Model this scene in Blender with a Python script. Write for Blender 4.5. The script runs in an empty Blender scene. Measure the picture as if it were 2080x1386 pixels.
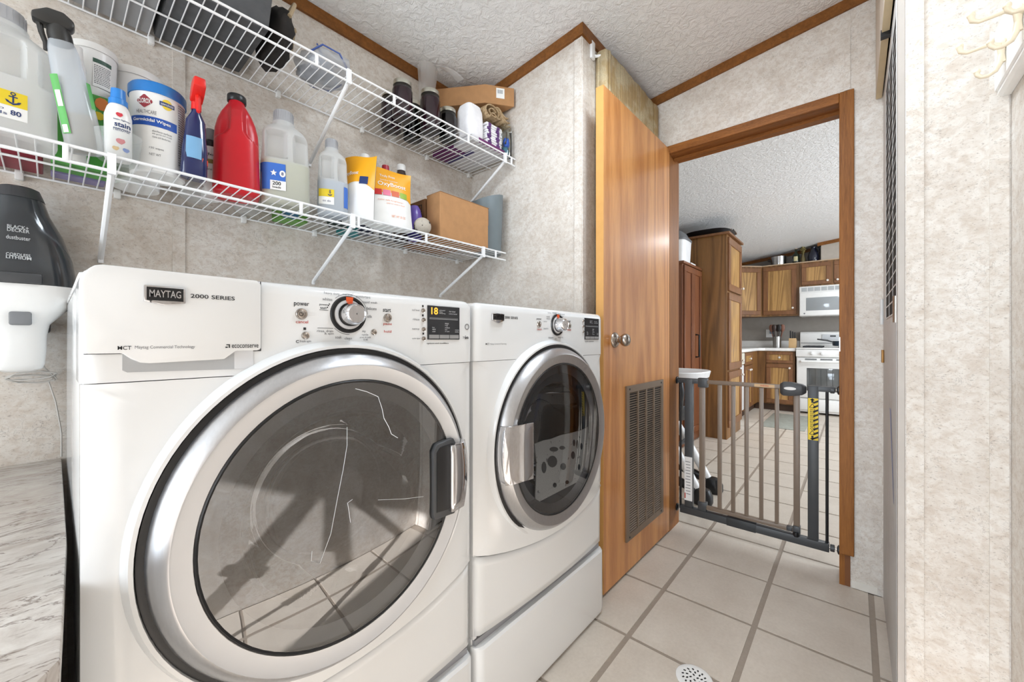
import bpy, bmesh, math, random
from mathutils import Vector, Matrix
random.seed(4)
C = bpy.context.scene.collection
S = bpy.context.scene
PI = math.pi

# ------------------------------------------------------------------ camera, light, exposure
CAM_H = 1.04
FPX = 807.0
YAW = math.atan(695 / 807.0)
cd = bpy.data.cameras.new('camera_view'); cam = bpy.data.objects.new('camera_view', cd); C.objects.link(cam)
cam.location = (0, 0, CAM_H); cam.rotation_euler = (PI / 2, 0, YAW - PI / 2)
cd.sensor_width = 36; cd.lens = FPX / 2080 * 36; cd.shift_y = -3 / 2080; cd.clip_start = 0.02
S.camera = cam
S.view_settings.view_transform = 'Standard'; S.view_settings.look = 'None'
S.view_settings.gamma = 1; S.view_settings.use_curve_mapping = False
S.view_settings.exposure = -0.24

w = bpy.data.worlds.new('sky'); S.world = w; w.use_nodes = True
w.node_tree.nodes['Background'].inputs[0].default_value = (0.75, 0.87, 1.0, 1)
w.node_tree.nodes['Background'].inputs[1].default_value = 1.6

def light(name, kind, loc, direction, energy, size=None, size_y=None, color=(1, 1, 1)):
    l = bpy.data.lights.new(name, kind); o = bpy.data.objects.new(name, l); C.objects.link(o)
    o.location = loc; o.rotation_euler = Vector(direction).to_track_quat('-Z', 'Y').to_euler()
    l.energy = energy; l.color = color
    if kind == 'AREA':
        l.shape = 'RECTANGLE'; l.size = size; l.size_y = size_y or size
    return o
sun = light('sun', 'SUN', (-4, 1, 4), (1, -0.27, -0.483), 25, color=(0.96, 0.97, 1.0)); sun.data.angle = 0.012
light('entry_daylight', 'AREA', (-2.85, 0.40, 1.05), (1, 0.08, 0.02), 90, 1.1, 2.0, (0.78, 0.89, 1.0))
light('kitchen_window_daylight', 'AREA', (4.6, -2.45, 1.45), (0, 1, -0.05), 135, 3.0, 1.7, (0.86, 0.93, 1.0))
light('kitchen_fill_light', 'AREA', (5.6, -0.5, 2.42), (0, 0, -1), 26, 0.5, 0.5, (0.92, 0.96, 1.0))  # added overhead fill for the kitchen, without a fixture
light('laundry_fill_light', 'AREA', (1.10, 0.36, 2.31), (0, 0, -1), 17, 0.40, 0.40, (0.80, 0.90, 1.0))  # added fill from above the aisle, an unseen source

# ------------------------------------------------------------------ sight lines: a point of the photograph on a known plane
def ray(u, v):
    r = (u - 1040) / FPX
    return (math.cos(YAW) + math.sin(YAW) * r, math.sin(YAW) - math.cos(YAW) * r, (690 - v) / FPX)
def onX(u, v, X): a = ray(u, v); t = X / a[0]; return Vector((X, a[1] * t, CAM_H + a[2] * t))
def onY(u, v, Y): a = ray(u, v); t = Y / a[1]; return Vector((a[0] * t, Y, CAM_H + a[2] * t))
def onZ(u, v, Z): a = ray(u, v); t = (Z - CAM_H) / a[2]; return Vector((a[0] * t, a[1] * t, Z))

# ------------------------------------------------------------------ materials
def rgb(r, g, b):
    f = lambda c: (c / 255 / 12.92) if c <= 10 else ((c / 255 + 0.055) / 1.055) ** 2.4
    return (f(r), f(g), f(b), 1)
MATS = {}
class N:
    def __init__(s, name):
        s.m = bpy.data.materials.new(name); s.m.use_nodes = True
        s.t = s.m.node_tree; s.b = s.t.nodes['Principled BSDF']; s.o = s.t.nodes['Material Output']
    def n(s, typ, **kw):
        x = s.t.nodes.new(typ)
        for k, v in kw.items():
            if k in x.inputs: x.inputs[k].default_value = v
            else: setattr(x, k, v)
        return x
    def l(s, a, b): s.t.links.new(a, b)
    def coord(s, scale=(1, 1, 1), kind='Object', rot=(0, 0, 0)):
        tc = s.n('ShaderNodeTexCoord'); mp = s.n('ShaderNodeMapping')
        mp.inputs['Scale'].default_value = scale; mp.inputs['Rotation'].default_value = rot
        s.l(tc.outputs[kind], mp.inputs['Vector']); return mp.outputs[0]
    def noise(s, vec, scale, detail=4, rough=0.55, dist=0.0):
        x = s.n('ShaderNodeTexNoise'); x.inputs['Scale'].default_value = scale; x.inputs['Detail'].default_value = detail
        x.inputs['Roughness'].default_value = rough; x.inputs['Distortion'].default_value = dist
        s.l(vec, x.inputs['Vector']); return x.outputs['Fac']
    def ramp(s, fac, stops, interp='LINEAR'):
        x = s.n('ShaderNodeValToRGB'); x.color_ramp.interpolation = interp
        e = x.color_ramp.elements
        while len(e) < len(stops): e.new(0.5)
        for i, (p, c) in enumerate(stops): e[i].position = p; e[i].color = c
        s.l(fac, x.inputs[0]); return x.outputs[0]
    def mix(s, fac, a, b, blend='MIX'):
        x = s.n('ShaderNodeMix'); x.data_type = 'RGBA'; x.blend_type = blend
        for sock, val in ((x.inputs[0], fac), (x.inputs[6], a), (x.inputs[7], b)):
            if hasattr(val, 'is_linked') or isinstance(val, bpy.types.NodeSocket): s.l(val, sock)
            else: sock.default_value = val
        return x.outputs[2]
    def bump(s, h, strength=0.2, dist=0.01):
        x = s.n('ShaderNodeBump'); x.inputs['Strength'].default_value = strength; x.inputs['Distance'].default_value = dist
        s.l(h, x.inputs['Height']); s.l(x.outputs[0], s.b.inputs['Normal'])
G = lambda v: (v, v, v, 1)
def reg(n):
    MATS[n.m.name] = n.m; return n.m
def plain(name, c, rough=0.5, metal=0.0, vary=0.05, scale=14, coat=0.0, emit=None, estr=0.0):
    if name in MATS: return MATS[name]
    n = N(name); col = rgb(*c)
    f = n.noise(n.coord(), scale, 3)
    lo = tuple(x * (1 - vary) for x in col[:3]) + (1,); hi = tuple(min(1, x * (1 + vary)) for x in col[:3]) + (1,)
    n.l(n.ramp(f, [(0.3, lo), (0.7, hi)]), n.b.inputs['Base Color'])
    n.b.inputs['Roughness'].default_value = rough; n.b.inputs['Metallic'].default_value = metal
    n.b.inputs['Coat Weight'].default_value = coat; n.b.inputs['Coat Roughness'].default_value = 0.05
    if emit:
        n.b.inputs['Emission Color'].default_value = rgb(*emit); n.b.inputs['Emission Strength'].default_value = estr
    return reg(n)
def wallpaper():
    n = N('wallpaper'); v = n.coord()
    blot = n.noise(v, 9, 5, 0.6, 0.4)
    base = n.ramp(blot, [(0.30, rgb(209, 200, 190)), (0.5, rgb(222, 215, 206)), (0.70, rgb(231, 226, 219))])
    v1 = n.coord((1, 1, 1.3), rot=(0.2, 0.3, 0.6)); med = n.noise(v1, 48, 5, 0.68, 0.6)
    mm = n.ramp(med, [(0.42, G(0)), (0.66, G(0.55))])
    c0 = n.mix(mm, base, rgb(190, 172, 154))
    v2 = n.coord((1, 1, 2.0), rot=(0.3, 0.2, 0.5)); fine = n.noise(v2, 170, 3, 0.62)
    speck = n.ramp(fine, [(0.59, G(0)), (0.70, G(0.52))])
    c1 = n.mix(speck, c0, rgb(128, 112, 98))
    lines = n.noise(v, 20, 6, 0.68, 1.5); ln = n.ramp(lines, [(0.490, G(0)), (0.500, G(0.5)), (0.510, G(0))])
    gate = n.ramp(n.noise(v, 13, 3), [(0.50, G(0)), (0.60, G(1))])
    lnm = n.n('ShaderNodeMath', operation='MULTIPLY'); n.l(ln, lnm.inputs[0]); n.l(gate, lnm.inputs[1])
    c2 = n.mix(lnm.outputs[0], c1, rgb(112, 100, 92))
    n.l(c2, n.b.inputs['Base Color']); n.b.inputs['Roughness'].default_value = 0.6
    n.bump(fine, 0.05, 0.003); return reg(n)
def ceiling_mat(name='ceiling_texture', c=(241, 241, 240)):
    n = N(name); v = n.coord()
    a = n.noise(v, 34, 5, 0.6, 0.8)
    h = n.ramp(a, [(0.40, G(0)), (0.62, G(1))])
    n.b.inputs['Base Color'].default_value = rgb(*c); n.b.inputs['Roughness'].default_value = 0.38
    n.bump(h, 0.55, 0.007); return reg(n)
def wood(name, dark, light_, scale=(18, 18, 1.6), wave=6.0, rough=0.4, coat=0.0, rings=0.5):
    n = N(name); v = n.coord(scale)
    big = n.noise(n.coord(tuple(x * .30 for x in scale)), 1.0, 2, 0.4, 0.25)          # smooth field whose contours are the figure
    k = n.n('ShaderNodeMath', operation='MULTIPLY'); n.l(big, k.inputs[0]); k.inputs[1].default_value = 10 + wave * 6
    si = n.n('ShaderNodeMath', operation='SINE'); n.l(k.outputs[0], si.inputs[0])
    si2 = n.n('ShaderNodeMath', operation='MULTIPLY_ADD'); n.l(si.outputs[0], si2.inputs[0]); si2.inputs[1].default_value = 0.5; si2.inputs[2].default_value = 0.5
    a = n.noise(v, 3.2, 6, 0.65, 0.2)
    b = n.noise(n.coord((scale[0] * 7, scale[1] * 7, scale[2] * 3)), 4, 3, 0.6)
    mx = n.mix(rings * .8, a, si2.outputs[0]); mx = n.mix(0.40, mx, b)
    n.l(n.ramp(mx, [(0.28, rgb(*dark)), (0.64, rgb(*light_))]), n.b.inputs['Base Color'])
    n.b.inputs['Roughness'].default_value = rough; n.b.inputs['Coat Weight'].default_value = coat; n.b.inputs['Coat Roughness'].default_value = 0.15; n.b.inputs['Specular IOR Level'].default_value = 0.45 if coat else 0.2
    n.bump(b, 0.08, 0.002); return reg(n)
def tile_mat(name, c1, c2):
    n = N(name); v = n.coord()
    oi = n.n('ShaderNodeObjectInfo')
    add = n.n('ShaderNodeVectorMath', operation='ADD'); n.l(v, add.inputs[0]); n.l(oi.outputs['Location'], add.inputs[1])
    a = n.noise(add.outputs[0], 6, 6, 0.6); b = n.noise(add.outputs[0], 90, 3, 0.6)
    c = n.ramp(n.mix(0.35, a, b), [(0.3, rgb(*c1)), (0.7, rgb(*c2))])
    n.l(c, n.b.inputs['Base Color']); n.b.inputs['Roughness'].default_value = 0.42; n.bump(b, 0.04, 0.002); return reg(n)
def granite():
    n = N('stone_laminate'); v = n.coord((1.0, 1.5, 1.0), rot=(0, 0, 0.2))
    a = n.noise(v, 9, 8, 0.72, 0.8)
    base = n.ramp(a, [(0.30, rgb(176, 163, 152)), (0.5, rgb(206, 198, 190)), (0.68, rgb(226, 221, 214))])
    vv = n.coord((0.7, 2.2, 1), rot=(0, 0, 0.22)); vn = n.noise(vv, 3.4, 7, 0.66, 1.2)
    ln = n.ramp(vn, [(0.490, G(0)), (0.5, G(0.85)), (0.514, G(0))])
    fl = n.ramp(n.noise(n.coord((1, 3.2, 1), rot=(0, 0, .2)), 30, 4, 0.6), [(0.56, G(0)), (0.68, G(0.6))])
    sp = n.ramp(n.noise(v, 30, 2, 0.5), [(0.70, G(0)), (0.74, G(0.85))])
    c = n.mix(fl, base, rgb(140, 124, 112)); c = n.mix(ln, c, rgb(112, 96, 86)); c = n.mix(sp, c, rgb(72, 58, 50))
    n.l(c, n.b.inputs['Base Color']); n.b.inputs['Roughness'].default_value = 0.25; return reg(n)
def brushed(name, c, rough=0.3):
    n = N(name); f = n.noise(n.coord((40, 40, 2)), 6, 3)
    col = rgb(*c); n.l(n.ramp(f, [(0.3, tuple(x * .92 for x in col[:3]) + (1,)), (0.7, col)]), n.b.inputs['Base Color'])
    n.b.inputs['Metallic'].default_value = 1; n.b.inputs['Roughness'].default_value = rough; return reg(n)
def pane(name, tint, ior=1.5, scratch=False, rough=0.0):
    n = N(name); t = n.t
    tr = n.n('ShaderNodeBsdfTransparent'); tr.inputs[0].default_value = tint
    gl = n.n('ShaderNodeBsdfGlossy'); gl.inputs['Roughness'].default_value = rough; gl.inputs[0].default_value = (1, 1, 1, 1)
    fr = n.n('ShaderNodeFresnel'); fr.inputs[0].default_value = ior
    ms = n.n('ShaderNodeMixShader'); n.l(fr.outputs[0], ms.inputs[0]); n.l(tr.outputs[0], ms.inputs[1]); n.l(gl.outputs[0], ms.inputs[2])
    n.l(ms.outputs[0], n.o.inputs[0])
    f = n.noise(n.coord(), 60, 2); n.bump(f, 0.002, 0.0005)
    return reg(n)
def milky(name, c, clear=0.15, trans=0.35, rough=0.35):
    n = N(name); col = rgb(*c)
    f = n.noise(n.coord(), 8, 2); n.l(n.ramp(f, [(0.2, tuple(x * .95 for x in col[:3]) + (1,)), (0.8, col)]), n.b.inputs['Base Color'])
    n.b.inputs['Roughness'].default_value = rough
    tl = n.n('ShaderNodeBsdfTranslucent'); tl.inputs[0].default_value = col
    tr = n.n('ShaderNodeBsdfTransparent'); tr.inputs[0].default_value = (1, 1, 1, 1)
    m1 = n.n('ShaderNodeMixShader'); m1.inputs[0].default_value = trans; n.l(n.b.outputs[0], m1.inputs[1]); n.l(tl.outputs[0], m1.inputs[2])
    m2 = n.n('ShaderNodeMixShader'); m2.inputs[0].default_value = clear; n.l(m1.outputs[0], m2.inputs[1]); n.l(tr.outputs[0], m2.inputs[2])
    n.l(m2.outputs[0], n.o.inputs[0]); return reg(n)
def spotted(name, base, spot, scale, lo, hi, rough=0.8):
    n = N(name); v = n.coord(); a = n.noise(v, scale, 2, 0.5); b = n.noise(v, scale * 14, 2)
    c = n.mix(n.ramp(a, [(lo, G(0)), (hi, G(1))]), n.ramp(b, [(0.35, tuple(x * .75 for x in rgb(*base)[:3]) + (1,)), (0.7, rgb(*base))]), rgb(*spot))
    n.l(c, n.b.inputs['Base Color']); n.b.inputs['Roughness'].default_value = rough; n.bump(b, 0.3, 0.002); return reg(n)
WALL = wallpaper(); CEIL = ceiling_mat()
TRIM = wood('oak_trim', (96, 58, 26), (146, 94, 46), (26, 26, 26), 2.0, 0.42, 0, 0.15)
CASE = wood('oak_casing', (104, 62, 27), (160, 104, 52), (40, 40, 2.2), 2.0, 0.42, 0, 0.2)
DOORW = wood('oak_veneer', (168, 104, 52), (212, 150, 88), (14, 14, 1.1), 7.0, 0.34, 0.12, 0.45)
EDGE = plain('door_edge', (214, 160, 92), 0.5)
TILE = tile_mat('vinyl_tile', (196, 184, 170), (216, 206, 193))
GROUT = tile_mat('vinyl_grout', (150, 137, 123), (166, 153, 140))
STONE = granite()
WHITE = plain('white_enamel', (229, 230, 230), 0.16, 0, 0.01, 3, 0.4)
WHITE2 = plain('white_plastic', (236, 235, 232), 0.32, 0, 0.02)
WIREW = plain('white_vinyl_wire', (240, 240, 240), 0.35, 0, 0.02)
SILV = brushed('silver_paint', (198, 198, 200), 0.34)
CHROME = brushed('chrome', (215, 215, 218), 0.06)
NICK = brushed('satin_nickel', (176, 168, 160), 0.25)
BLACK = plain('black_plastic', (22, 22, 24), 0.35, 0, 0.1)
DGREY = plain('dark_grey_plastic', (66, 67, 69), 0.45)
MGREY = plain('mid_grey_plastic', (120, 121, 123), 0.45)
LGREY = plain('light_grey_panel', (196, 196, 197), 0.3)
INK = plain('black_ink', (40, 40, 42), 0.6)
INKG = plain('grey_ink', (120, 120, 122), 0.6)
INKR = plain('red_ink', (190, 66, 52), 0.6)
PAPER = plain('white_paper', (240, 239, 236), 0.6)
CARD = plain('cardboard', (178, 132, 88), 0.8, 0, 0.07, 30)
CARD2 = plain('cardboard_dark', (150, 108, 72), 0.8, 0, 0.07, 30)
GLASSW = pane('washer_glass', (0.58, 0.60, 0.62, 1), 2.5)
GLASSD = pane('dryer_glass', (0.68, 0.70, 0.74, 1), 1.6)
CLEAR = pane('clear_plastic', (0.93, 0.94, 0.95, 1), 1.35, rough=0.05)

# ------------------------------------------------------------------ mesh helpers
class M:
    def __init__(s): s.v = []; s.f = []
    def add(s, vs, fs, mat=None):
        k = len(s.v)
        s.v += [tuple((mat @ Vector(p)) if mat is not None else p) for p in vs]
        s.f += [tuple(i + k for i in f) for f in fs]; return s
    def box(s, x0, x1, y0, y1, z0, z1, mat=None):
        vs = [(x, y, z) for z in (z0, z1) for y in (y0, y1) for x in (x0, x1)]
        return s.add(vs, [(0, 2, 3, 1), (4, 5, 7, 6), (0, 1, 5, 4), (2, 6, 7, 3), (0, 4, 6, 2), (1, 3, 7, 5)], mat)
    def loft(s, secs, cap=True, closed=False, mat=None):
        n = len(secs[0]); vs = [p for q in secs for p in q]; fs = []
        m = len(secs)
        for i in range(m if closed else m - 1):
            for j in range(n):
                a = i * n + j; b = i * n + (j + 1) % n; c = ((i + 1) % m) * n
                fs.append((a, b, c + (j + 1) % n, c + j))
        if cap and not closed: fs.append(tuple(range(n))[::-1]); fs.append(tuple((m - 1) * n + j for j in range(n)))
        return s.add(vs, fs, mat)
    def lathe(s, prof, c=(0, 0, 0), axis='z', n=28, cap=True, mat=None):
        secs = []
        for r, h in prof:
            q = []
            for j in range(n):
                a = 2 * PI * j / n; x, y = r * math.cos(a), r * math.sin(a)
                if axis == 'z': q.append((c[0] + x, c[1] + y, c[2] + h))
                elif axis == 'y': q.append((c[0] + x, c[1] + h, c[2] - y))
                else: q.append((c[0] + h, c[1] + x, c[2] + y))
            secs.append(q)
        return s.loft(secs, cap, mat=mat)
    def tube(s, pts, r, n=8, closed=False, mat=None):
        P = [Vector(p) for p in pts]; secs = []; ref = None
        for i, p in enumerate(P):
            if closed: d = P[(i + 1) % len(P)] - P[i - 1]
            else: d = P[min(i + 1, len(P) - 1)] - P[max(i - 1, 0)]
            d.normalize()
            if ref is None: ref = Vector((0, 0, 1)) if abs(d.z) < 0.9 else Vector((1, 0, 0))
            a = d.cross(ref)
            if a.length < 1e-4: a = d.cross(Vector((0.3, 0.7, 0.2)))
            a.normalize(); b = a.cross(d).normalized(); ref = b
            rr = r[i] if isinstance(r, (list, tuple)) else r
            secs.append([tuple(p + a * rr * math.cos(2 * PI * j / n) + b * rr * math.sin(2 * PI * j / n)) for j in range(n)])
        return s.loft(secs, not closed, closed, mat)
    def prism(s, poly, h0, h1, plane='xy', mat=None):
        f = {'xy': lambda a, b, h: (a, b, h), 'xz': lambda a, b, h: (a, h, b), 'yz': lambda a, b, h: (h, a, b)}[plane]
        return s.loft([[f(a, b, h) for a, b in poly] for h in (h0, h1)], mat=mat)
    def grid(s, fn, nu, nv, mat=None):
        vs = [fn(i / nu, j / nv) for j in range(nv + 1) for i in range(nu + 1)]
        fs = [(j * (nu + 1) + i, j * (nu + 1) + i + 1, (j + 1) * (nu + 1) + i + 1, (j + 1) * (nu + 1) + i) for j in range(nv) for i in range(nu)]
        return s.add(vs, fs, mat)
    def quad(s, a, b, c, d, t=0.0): return s.add([tuple(a), tuple(b), tuple(c), tuple(d)], [(0, 1, 2, 3)])
def sec(cx, cy, z, hx, hy, p=2.0, n=28, tilt=0.0):
    q = []
    for j in range(n):
        a = 2 * PI * j / n; ca, sa = math.cos(a), math.sin(a)
        q.append((cx + hx * math.copysign(abs(ca) ** (2 / p), ca), cy + hy * math.copysign(abs(sa) ** (2 / p), sa), z + tilt * ca * hx))
    return q
W = {}
def build(name, m, mat, parent=None, bevel=0, smooth=True, segs=2, kind=None, label=None, flip=False):
    me = bpy.data.meshes.new(name)
    lo = Vector([min(p[i] for p in m.v) for i in range(3)]); hi = Vector([max(p[i] for p in m.v) for i in range(3)])
    c = (lo + hi) / 2
    me.from_pydata([tuple(Vector(p) - c) for p in m.v], [], m.f)
    bm = bmesh.new(); bm.from_mesh(me); bmesh.ops.recalc_face_normals(bm, faces=bm.faces)
    if bevel:
        ed = [e for e in bm.edges if len(e.link_faces) == 2 and e.calc_face_angle(0) > 0.5]
        bmesh.ops.bevel(bm, geom=ed, offset=bevel, segments=segs, affect='EDGES', profile=0.5, clamp_overlap=True)
    bm.to_mesh(me); bm.free()
    if smooth:
        for p in me.polygons: p.use_smooth = True
        if name not in ('bag_body', 'film', 'plastic_bag', 'packet', 'blue_item', 'teal_item'): me.set_sharp_from_angle(angle=math.radians(38))
    me.materials.append(mat)
    o = bpy.data.objects.new(name, me); C.objects.link(o)
    W[o] = c.copy()
    if parent is not None:
        o.parent = parent; o.location = c - W[parent]
    else: o.location = c
    if parent is not None and name in ('lettering', 'fine_print', 'label_marks', 'white_rings', 'dark_spot'): kind = 'stuff'
    if kind: o['kind'] = kind
    if label: o['label'] = label
    return o
def struct(name, m, mat, parent=None, **k):
    return build(name, m, mat, parent, kind='structure' if parent is None else None, **k)
def thing(name, label, cat, loc=(0, 0, 0), rot=(0, 0, 0), group=None, local=False):
    o = bpy.data.objects.new(name, None); C.objects.link(o); o.empty_display_size = 0.05
    o.location = loc; o.rotation_euler = rot; o['label'] = label; o['category'] = cat
    if group: o['group'] = group
    W[o] = Vector((0, 0, 0)) if local else Vector(loc); return o
def tag(o, label, cat, group=None):
    o['label'] = label; o['category'] = cat
    if group: o['group'] = group
    return o
def clone(o, parent=None):
    c = o.copy(); C.objects.link(c)
    if parent is not None: c.parent = parent
    for ch in list(o.children): clone(ch, c)
    return c
def put(mesh_obj, name, loc, parent, rot=None):
    c = mesh_obj.copy(); c.name = name; C.objects.link(c); c.parent = parent; c.location = Vector(loc) - W[parent]
    if rot: c.rotation_euler = rot
    return c
# lettering: flat glyph meshes fitted to a width and a height
FONT_CACHE = {}
def glyphs(t, bold=0.0):
    k = (t, bold)
    if k not in FONT_CACHE:
        cu = bpy.data.curves.new('glyph', 'FONT'); cu.body = t; cu.offset = bold; cu.resolution_u = 3
        ob = bpy.data.objects.new('glyph', cu); me = ob.to_mesh()
        vs = [tuple(v.co) for v in me.vertices]; fs = [tuple(p.vertices) for p in me.polygons]
        ob.to_mesh_clear(); bpy.data.objects.remove(ob); bpy.data.curves.remove(cu)
        xs = [p[0] for p in vs]; ys = [p[1] for p in vs]
        x0, x1, y0, y1 = min(xs), max(xs), min(ys), max(ys)
        FONT_CACHE[k] = ([((p[0] - x0) / (x1 - x0), (p[1] - y0) / (y1 - y0)) for p in vs], fs)
    return FONT_CACHE[k]
def text(m, t, fn, bold=0.0):
    vs, fs = glyphs(t, bold)
    return m.add([tuple(fn(a, b)) for a, b in vs], fs)
def flat(o, r, u, wd, h):          # glyph square -> plane: origin, right vector, up vector, width, height
    o = Vector(o); r = Vector(r).normalized(); u = Vector(u).normalized()
    return lambda a, b: o + r * (a * wd) + u * (b * h)
def fitY(m, t, u0, u1, vb, vt, Y, bold=0.0):     # lettering on a plane Y = const from the photograph's own extents
    um = (u0 + u1) / 2; a = onY(u0, vb, Y); b = onY(u1, vb, Y); z0 = onY(um, vb, Y).z; z1 = onY(um, vt, Y).z
    return text(m, t, lambda s, q: Vector((a.x + (b.x - a.x) * s, Y, z0 + (z1 - z0) * q)), bold)
def wrap(r, a0, a1, z0, z1, c=(0, 0)):   # glyph square -> upright cylinder, angles seen from outside, left to right
    return lambda s, q: Vector((c[0] + r * math.cos(a0 + (a1 - a0) * s), c[1] + r * math.sin(a0 + (a1 - a0) * s), z0 + (z1 - z0) * q))
def patch(m, fn, nu=10, nv=1): return m.grid(fn, nu, nv)
def blob(m, fn, pts, rings=5):      # filled outline that follows a curved surface
    cx_, cy_ = sum(p[0] for p in pts) / len(pts), sum(p[1] for p in pts) / len(pts); k = len(m.v); n = len(pts)
    m.v.append(tuple(fn(cx_, cy_)))
    for r in range(1, rings + 1):
        for x, y in pts: m.v.append(tuple(fn(cx_ + (x - cx_) * r / rings, cy_ + (y - cy_) * r / rings)))
    for i in range(n):
        j = (i + 1) % n; m.f.append((k, k + 1 + i, k + 1 + j))
        for r in range(rings - 1): a = k + 1 + r * n; m.f.append((a + i, a + n + i, a + n + j, a + j))
    return m

# ------------------------------------------------------------------ the room
YB, XN, YC, XD = 1.55, 1.47, 0.875, 2.19
ceil_z = lambda y: 2.475 - 0.112 * y
def wallbox(name, x0, x1, y0, y1, z0=0.0, mat=None, z1=None):
    m = M(); zz = [(ceil_z(y0) if z1 is None else z1) + .0, (ceil_z(y1) if z1 is None else z1) + .0]
    vs = [(x0, y0, z0), (x1, y0, z0), (x1, y1, z0), (x0, y1, z0), (x0, y0, zz[0]), (x1, y0, zz[0]), (x1, y1, zz[1]), (x0, y1, zz[1])]
    m.add(vs, [(3, 2, 1, 0), (4, 5, 6, 7), (0, 1, 5, 4), (1, 2, 6, 5), (2, 3, 7, 6), (3, 0, 4, 7)])
    return struct(name, m, mat or WALL, smooth=False)
wallbox('wall_back', -2.7, XN + .1, YB, YB + .1)
wallbox('wall_nook', XN, XN + .08, YC, YB)
wallbox('wall_closet', XN + .08, XD, YC, YC + .08)
wallbox('wall_right', -2.7, 1.37, -0.36, -0.26)
wallbox('wall_stub', 1.37, 1.47, -0.36, -0.095)
wallbox('wall_furnace', 1.47, XD, -0.18, -0.10)
wallbox('wall_left', -2.7, -2.6, 0.96, YB)
wallbox('wall_entry_head', -2.7, -2.6, -0.36, 0.96, z0=2.05)
m = M()                                        # far wall with the doorway: three bodies of one wall
for (y0, y1, z0) in ((-2.4, 0.03, 0), (0.765, 2.0, 0), (0.03, 0.765, 2.06)):
    zz = ceil_z(y0), ceil_z(y1)
    m.add([(XD, y0, z0), (2.33, y0, z0), (2.33, y1, z0), (XD, y1, z0), (XD, y0, zz[0]), (2.33, y0, zz[0]), (2.33, y1, zz[1]), (XD, y1, zz[1])],
          [(3, 2, 1, 0), (4, 5, 6, 7), (0, 1, 5, 4), (1, 2, 6, 5), (2, 3, 7, 6), (3, 0, 4, 7)])
struct('wall_far', m, WALL, smooth=False)
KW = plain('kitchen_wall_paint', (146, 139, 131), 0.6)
wallbox('wall_kitchen_back', 7.52, 7.62, -2.4, 2.0, mat=KW)
wallbox('wall_kitchen_left', 2.33, 7.62, 1.75, 1.85, mat=KW)
m = M()
for x0, x1, z0, z1 in ((2.33, 3.0, 0, 2.7), (6.2, 7.62, 0, 2.7), (3.0, 6.2, 0, .55), (3.0, 6.2, 2.3, 2.7)): m.box(x0, x1, -2.4, -2.3, z0, z1)
struct('wall_kitchen_right', m, KW, smooth=False)
m = M()
m.add([(-2.8, -2.5, ceil_z(-2.5)), (7.7, -2.5, ceil_z(-2.5)), (7.7, 2.05, ceil_z(2.05)), (-2.8, 2.05, ceil_z(2.05)),
       (-2.8, -2.5, ceil_z(-2.5) + .08), (7.7, -2.5, ceil_z(-2.5) + .08), (7.7, 2.05, ceil_z(2.05) + .08), (-2.8, 2.05, ceil_z(2.05) + .08)],
      [(0, 1, 2, 3), (7, 6, 5, 4), (0, 4, 5, 1), (1, 5, 6, 2), (2, 6, 7, 3), (3, 7, 4, 0)])
struct('ceiling', m, CEIL, smooth=False)
# floor: grout bed and tiles with recessed joints
fl = struct('floor', M().box(-2.8, 7.7, -2.5, 2.05, -0.06, -0.0025), GROUT, smooth=False)
TX, TY = 0.342, 0.326
tm = M().box(-(TX - .015) / 2, (TX - .015) / 2, -(TY - .018) / 2, (TY - .018) / 2, -0.006, 0.0)
tile0 = build('tile', tm, TILE, fl, smooth=False)
first = True
for i in range(-7, 18):
    for j in range(-4, 5):
        x = 1.322 + TX * (i + .5); y = -0.052 + TY * (j + .5)
        if x < -1.0 or x > 7.3 or y > 1.7: continue
        if x < 2.3 and (y < -0.1 or (y < 0.05 and x < 1.5 and x < -9) or y > 1.5 or (x > 1.5 and y > 0.85)): continue
        if x > 2.3 and y < -1.1: continue
        if first: tile0.location = Vector((x, y, -0.003)) - W[fl]; first = False
        else: put(tile0, 'tile', (x, y, -0.003), fl)
# narrow row of cut tiles beside the right-hand wall
for i in range(-7, 3):
    x = 1.322 + TX * (i + .5)
    x0, x1 = x - (TX - .015) / 2, x + (TX - .015) / 2
    if x0 < -1.0: continue
    y0 = -0.255 if x1 < 1.37 else (-0.09)
    x1 = min(x1, XD - .005) if x1 > 1.4 else x1
    build('tile', M().box(x0, x1, y0, -0.061, -0.006, 0.0), TILE, fl, smooth=False)

# ceiling trim, corner strips, seams
TH = 0.048
tn = [0]
def trim(m, mat=TRIM, **k):
    tn[0] += 1; return struct('trim_%d' % tn[0], m, mat, smooth=False, **k)
def sloped(x, xt, ya, yb):             # trim along Y under the sloping ceiling, between x and x+xt
    m = M(); vs = []
    for y in (ya, yb):
        z = ceil_z(y); vs += [(x, y, z - TH), (x + xt, y, z - TH), (x + xt, y, z - .001), (x, y, z - .001)]
    return m.add(vs, [(0, 1, 2, 3), (7, 6, 5, 4), (0, 4, 5, 1), (1, 5, 6, 2), (2, 6, 7, 3), (3, 7, 4, 0)])
trim(M().box(-2.6, XN, YB - .011, YB, ceil_z(YB) - TH, ceil_z(YB)))
trim(sloped(XN - .011, .011, YC, YB))
trim(M().box(XN - .011, XD, YC - .011, YC, ceil_z(YC) - TH, ceil_z(YC)))
trim(sloped(XD - .011, .011, -.1, YC - .011))
trim(sloped(7.505, .014, .5, 1.75))
trim(M().box(0.238, 0.268, YB - .004, YB, 0.0, ceil_z(YB) - TH), WALL)          # panel seam strip behind the washer
trim(M().box(XN - .004, XN, YC + .0, YC + .035, 0.0, ceil_z(YC) - TH - .006), WALL)
trim(M().box(XN, XN + .03, YC - .004, YC, 0.0, ceil_z(YC) - TH - .006), WALL)
trim(M().box(XD - .004, XD, -.1, -.085, 0.0, 2.43), WALL)
trim(M().box(XD - .004, XD, .012, .032, 2.09, 2.42), WALL)
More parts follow.
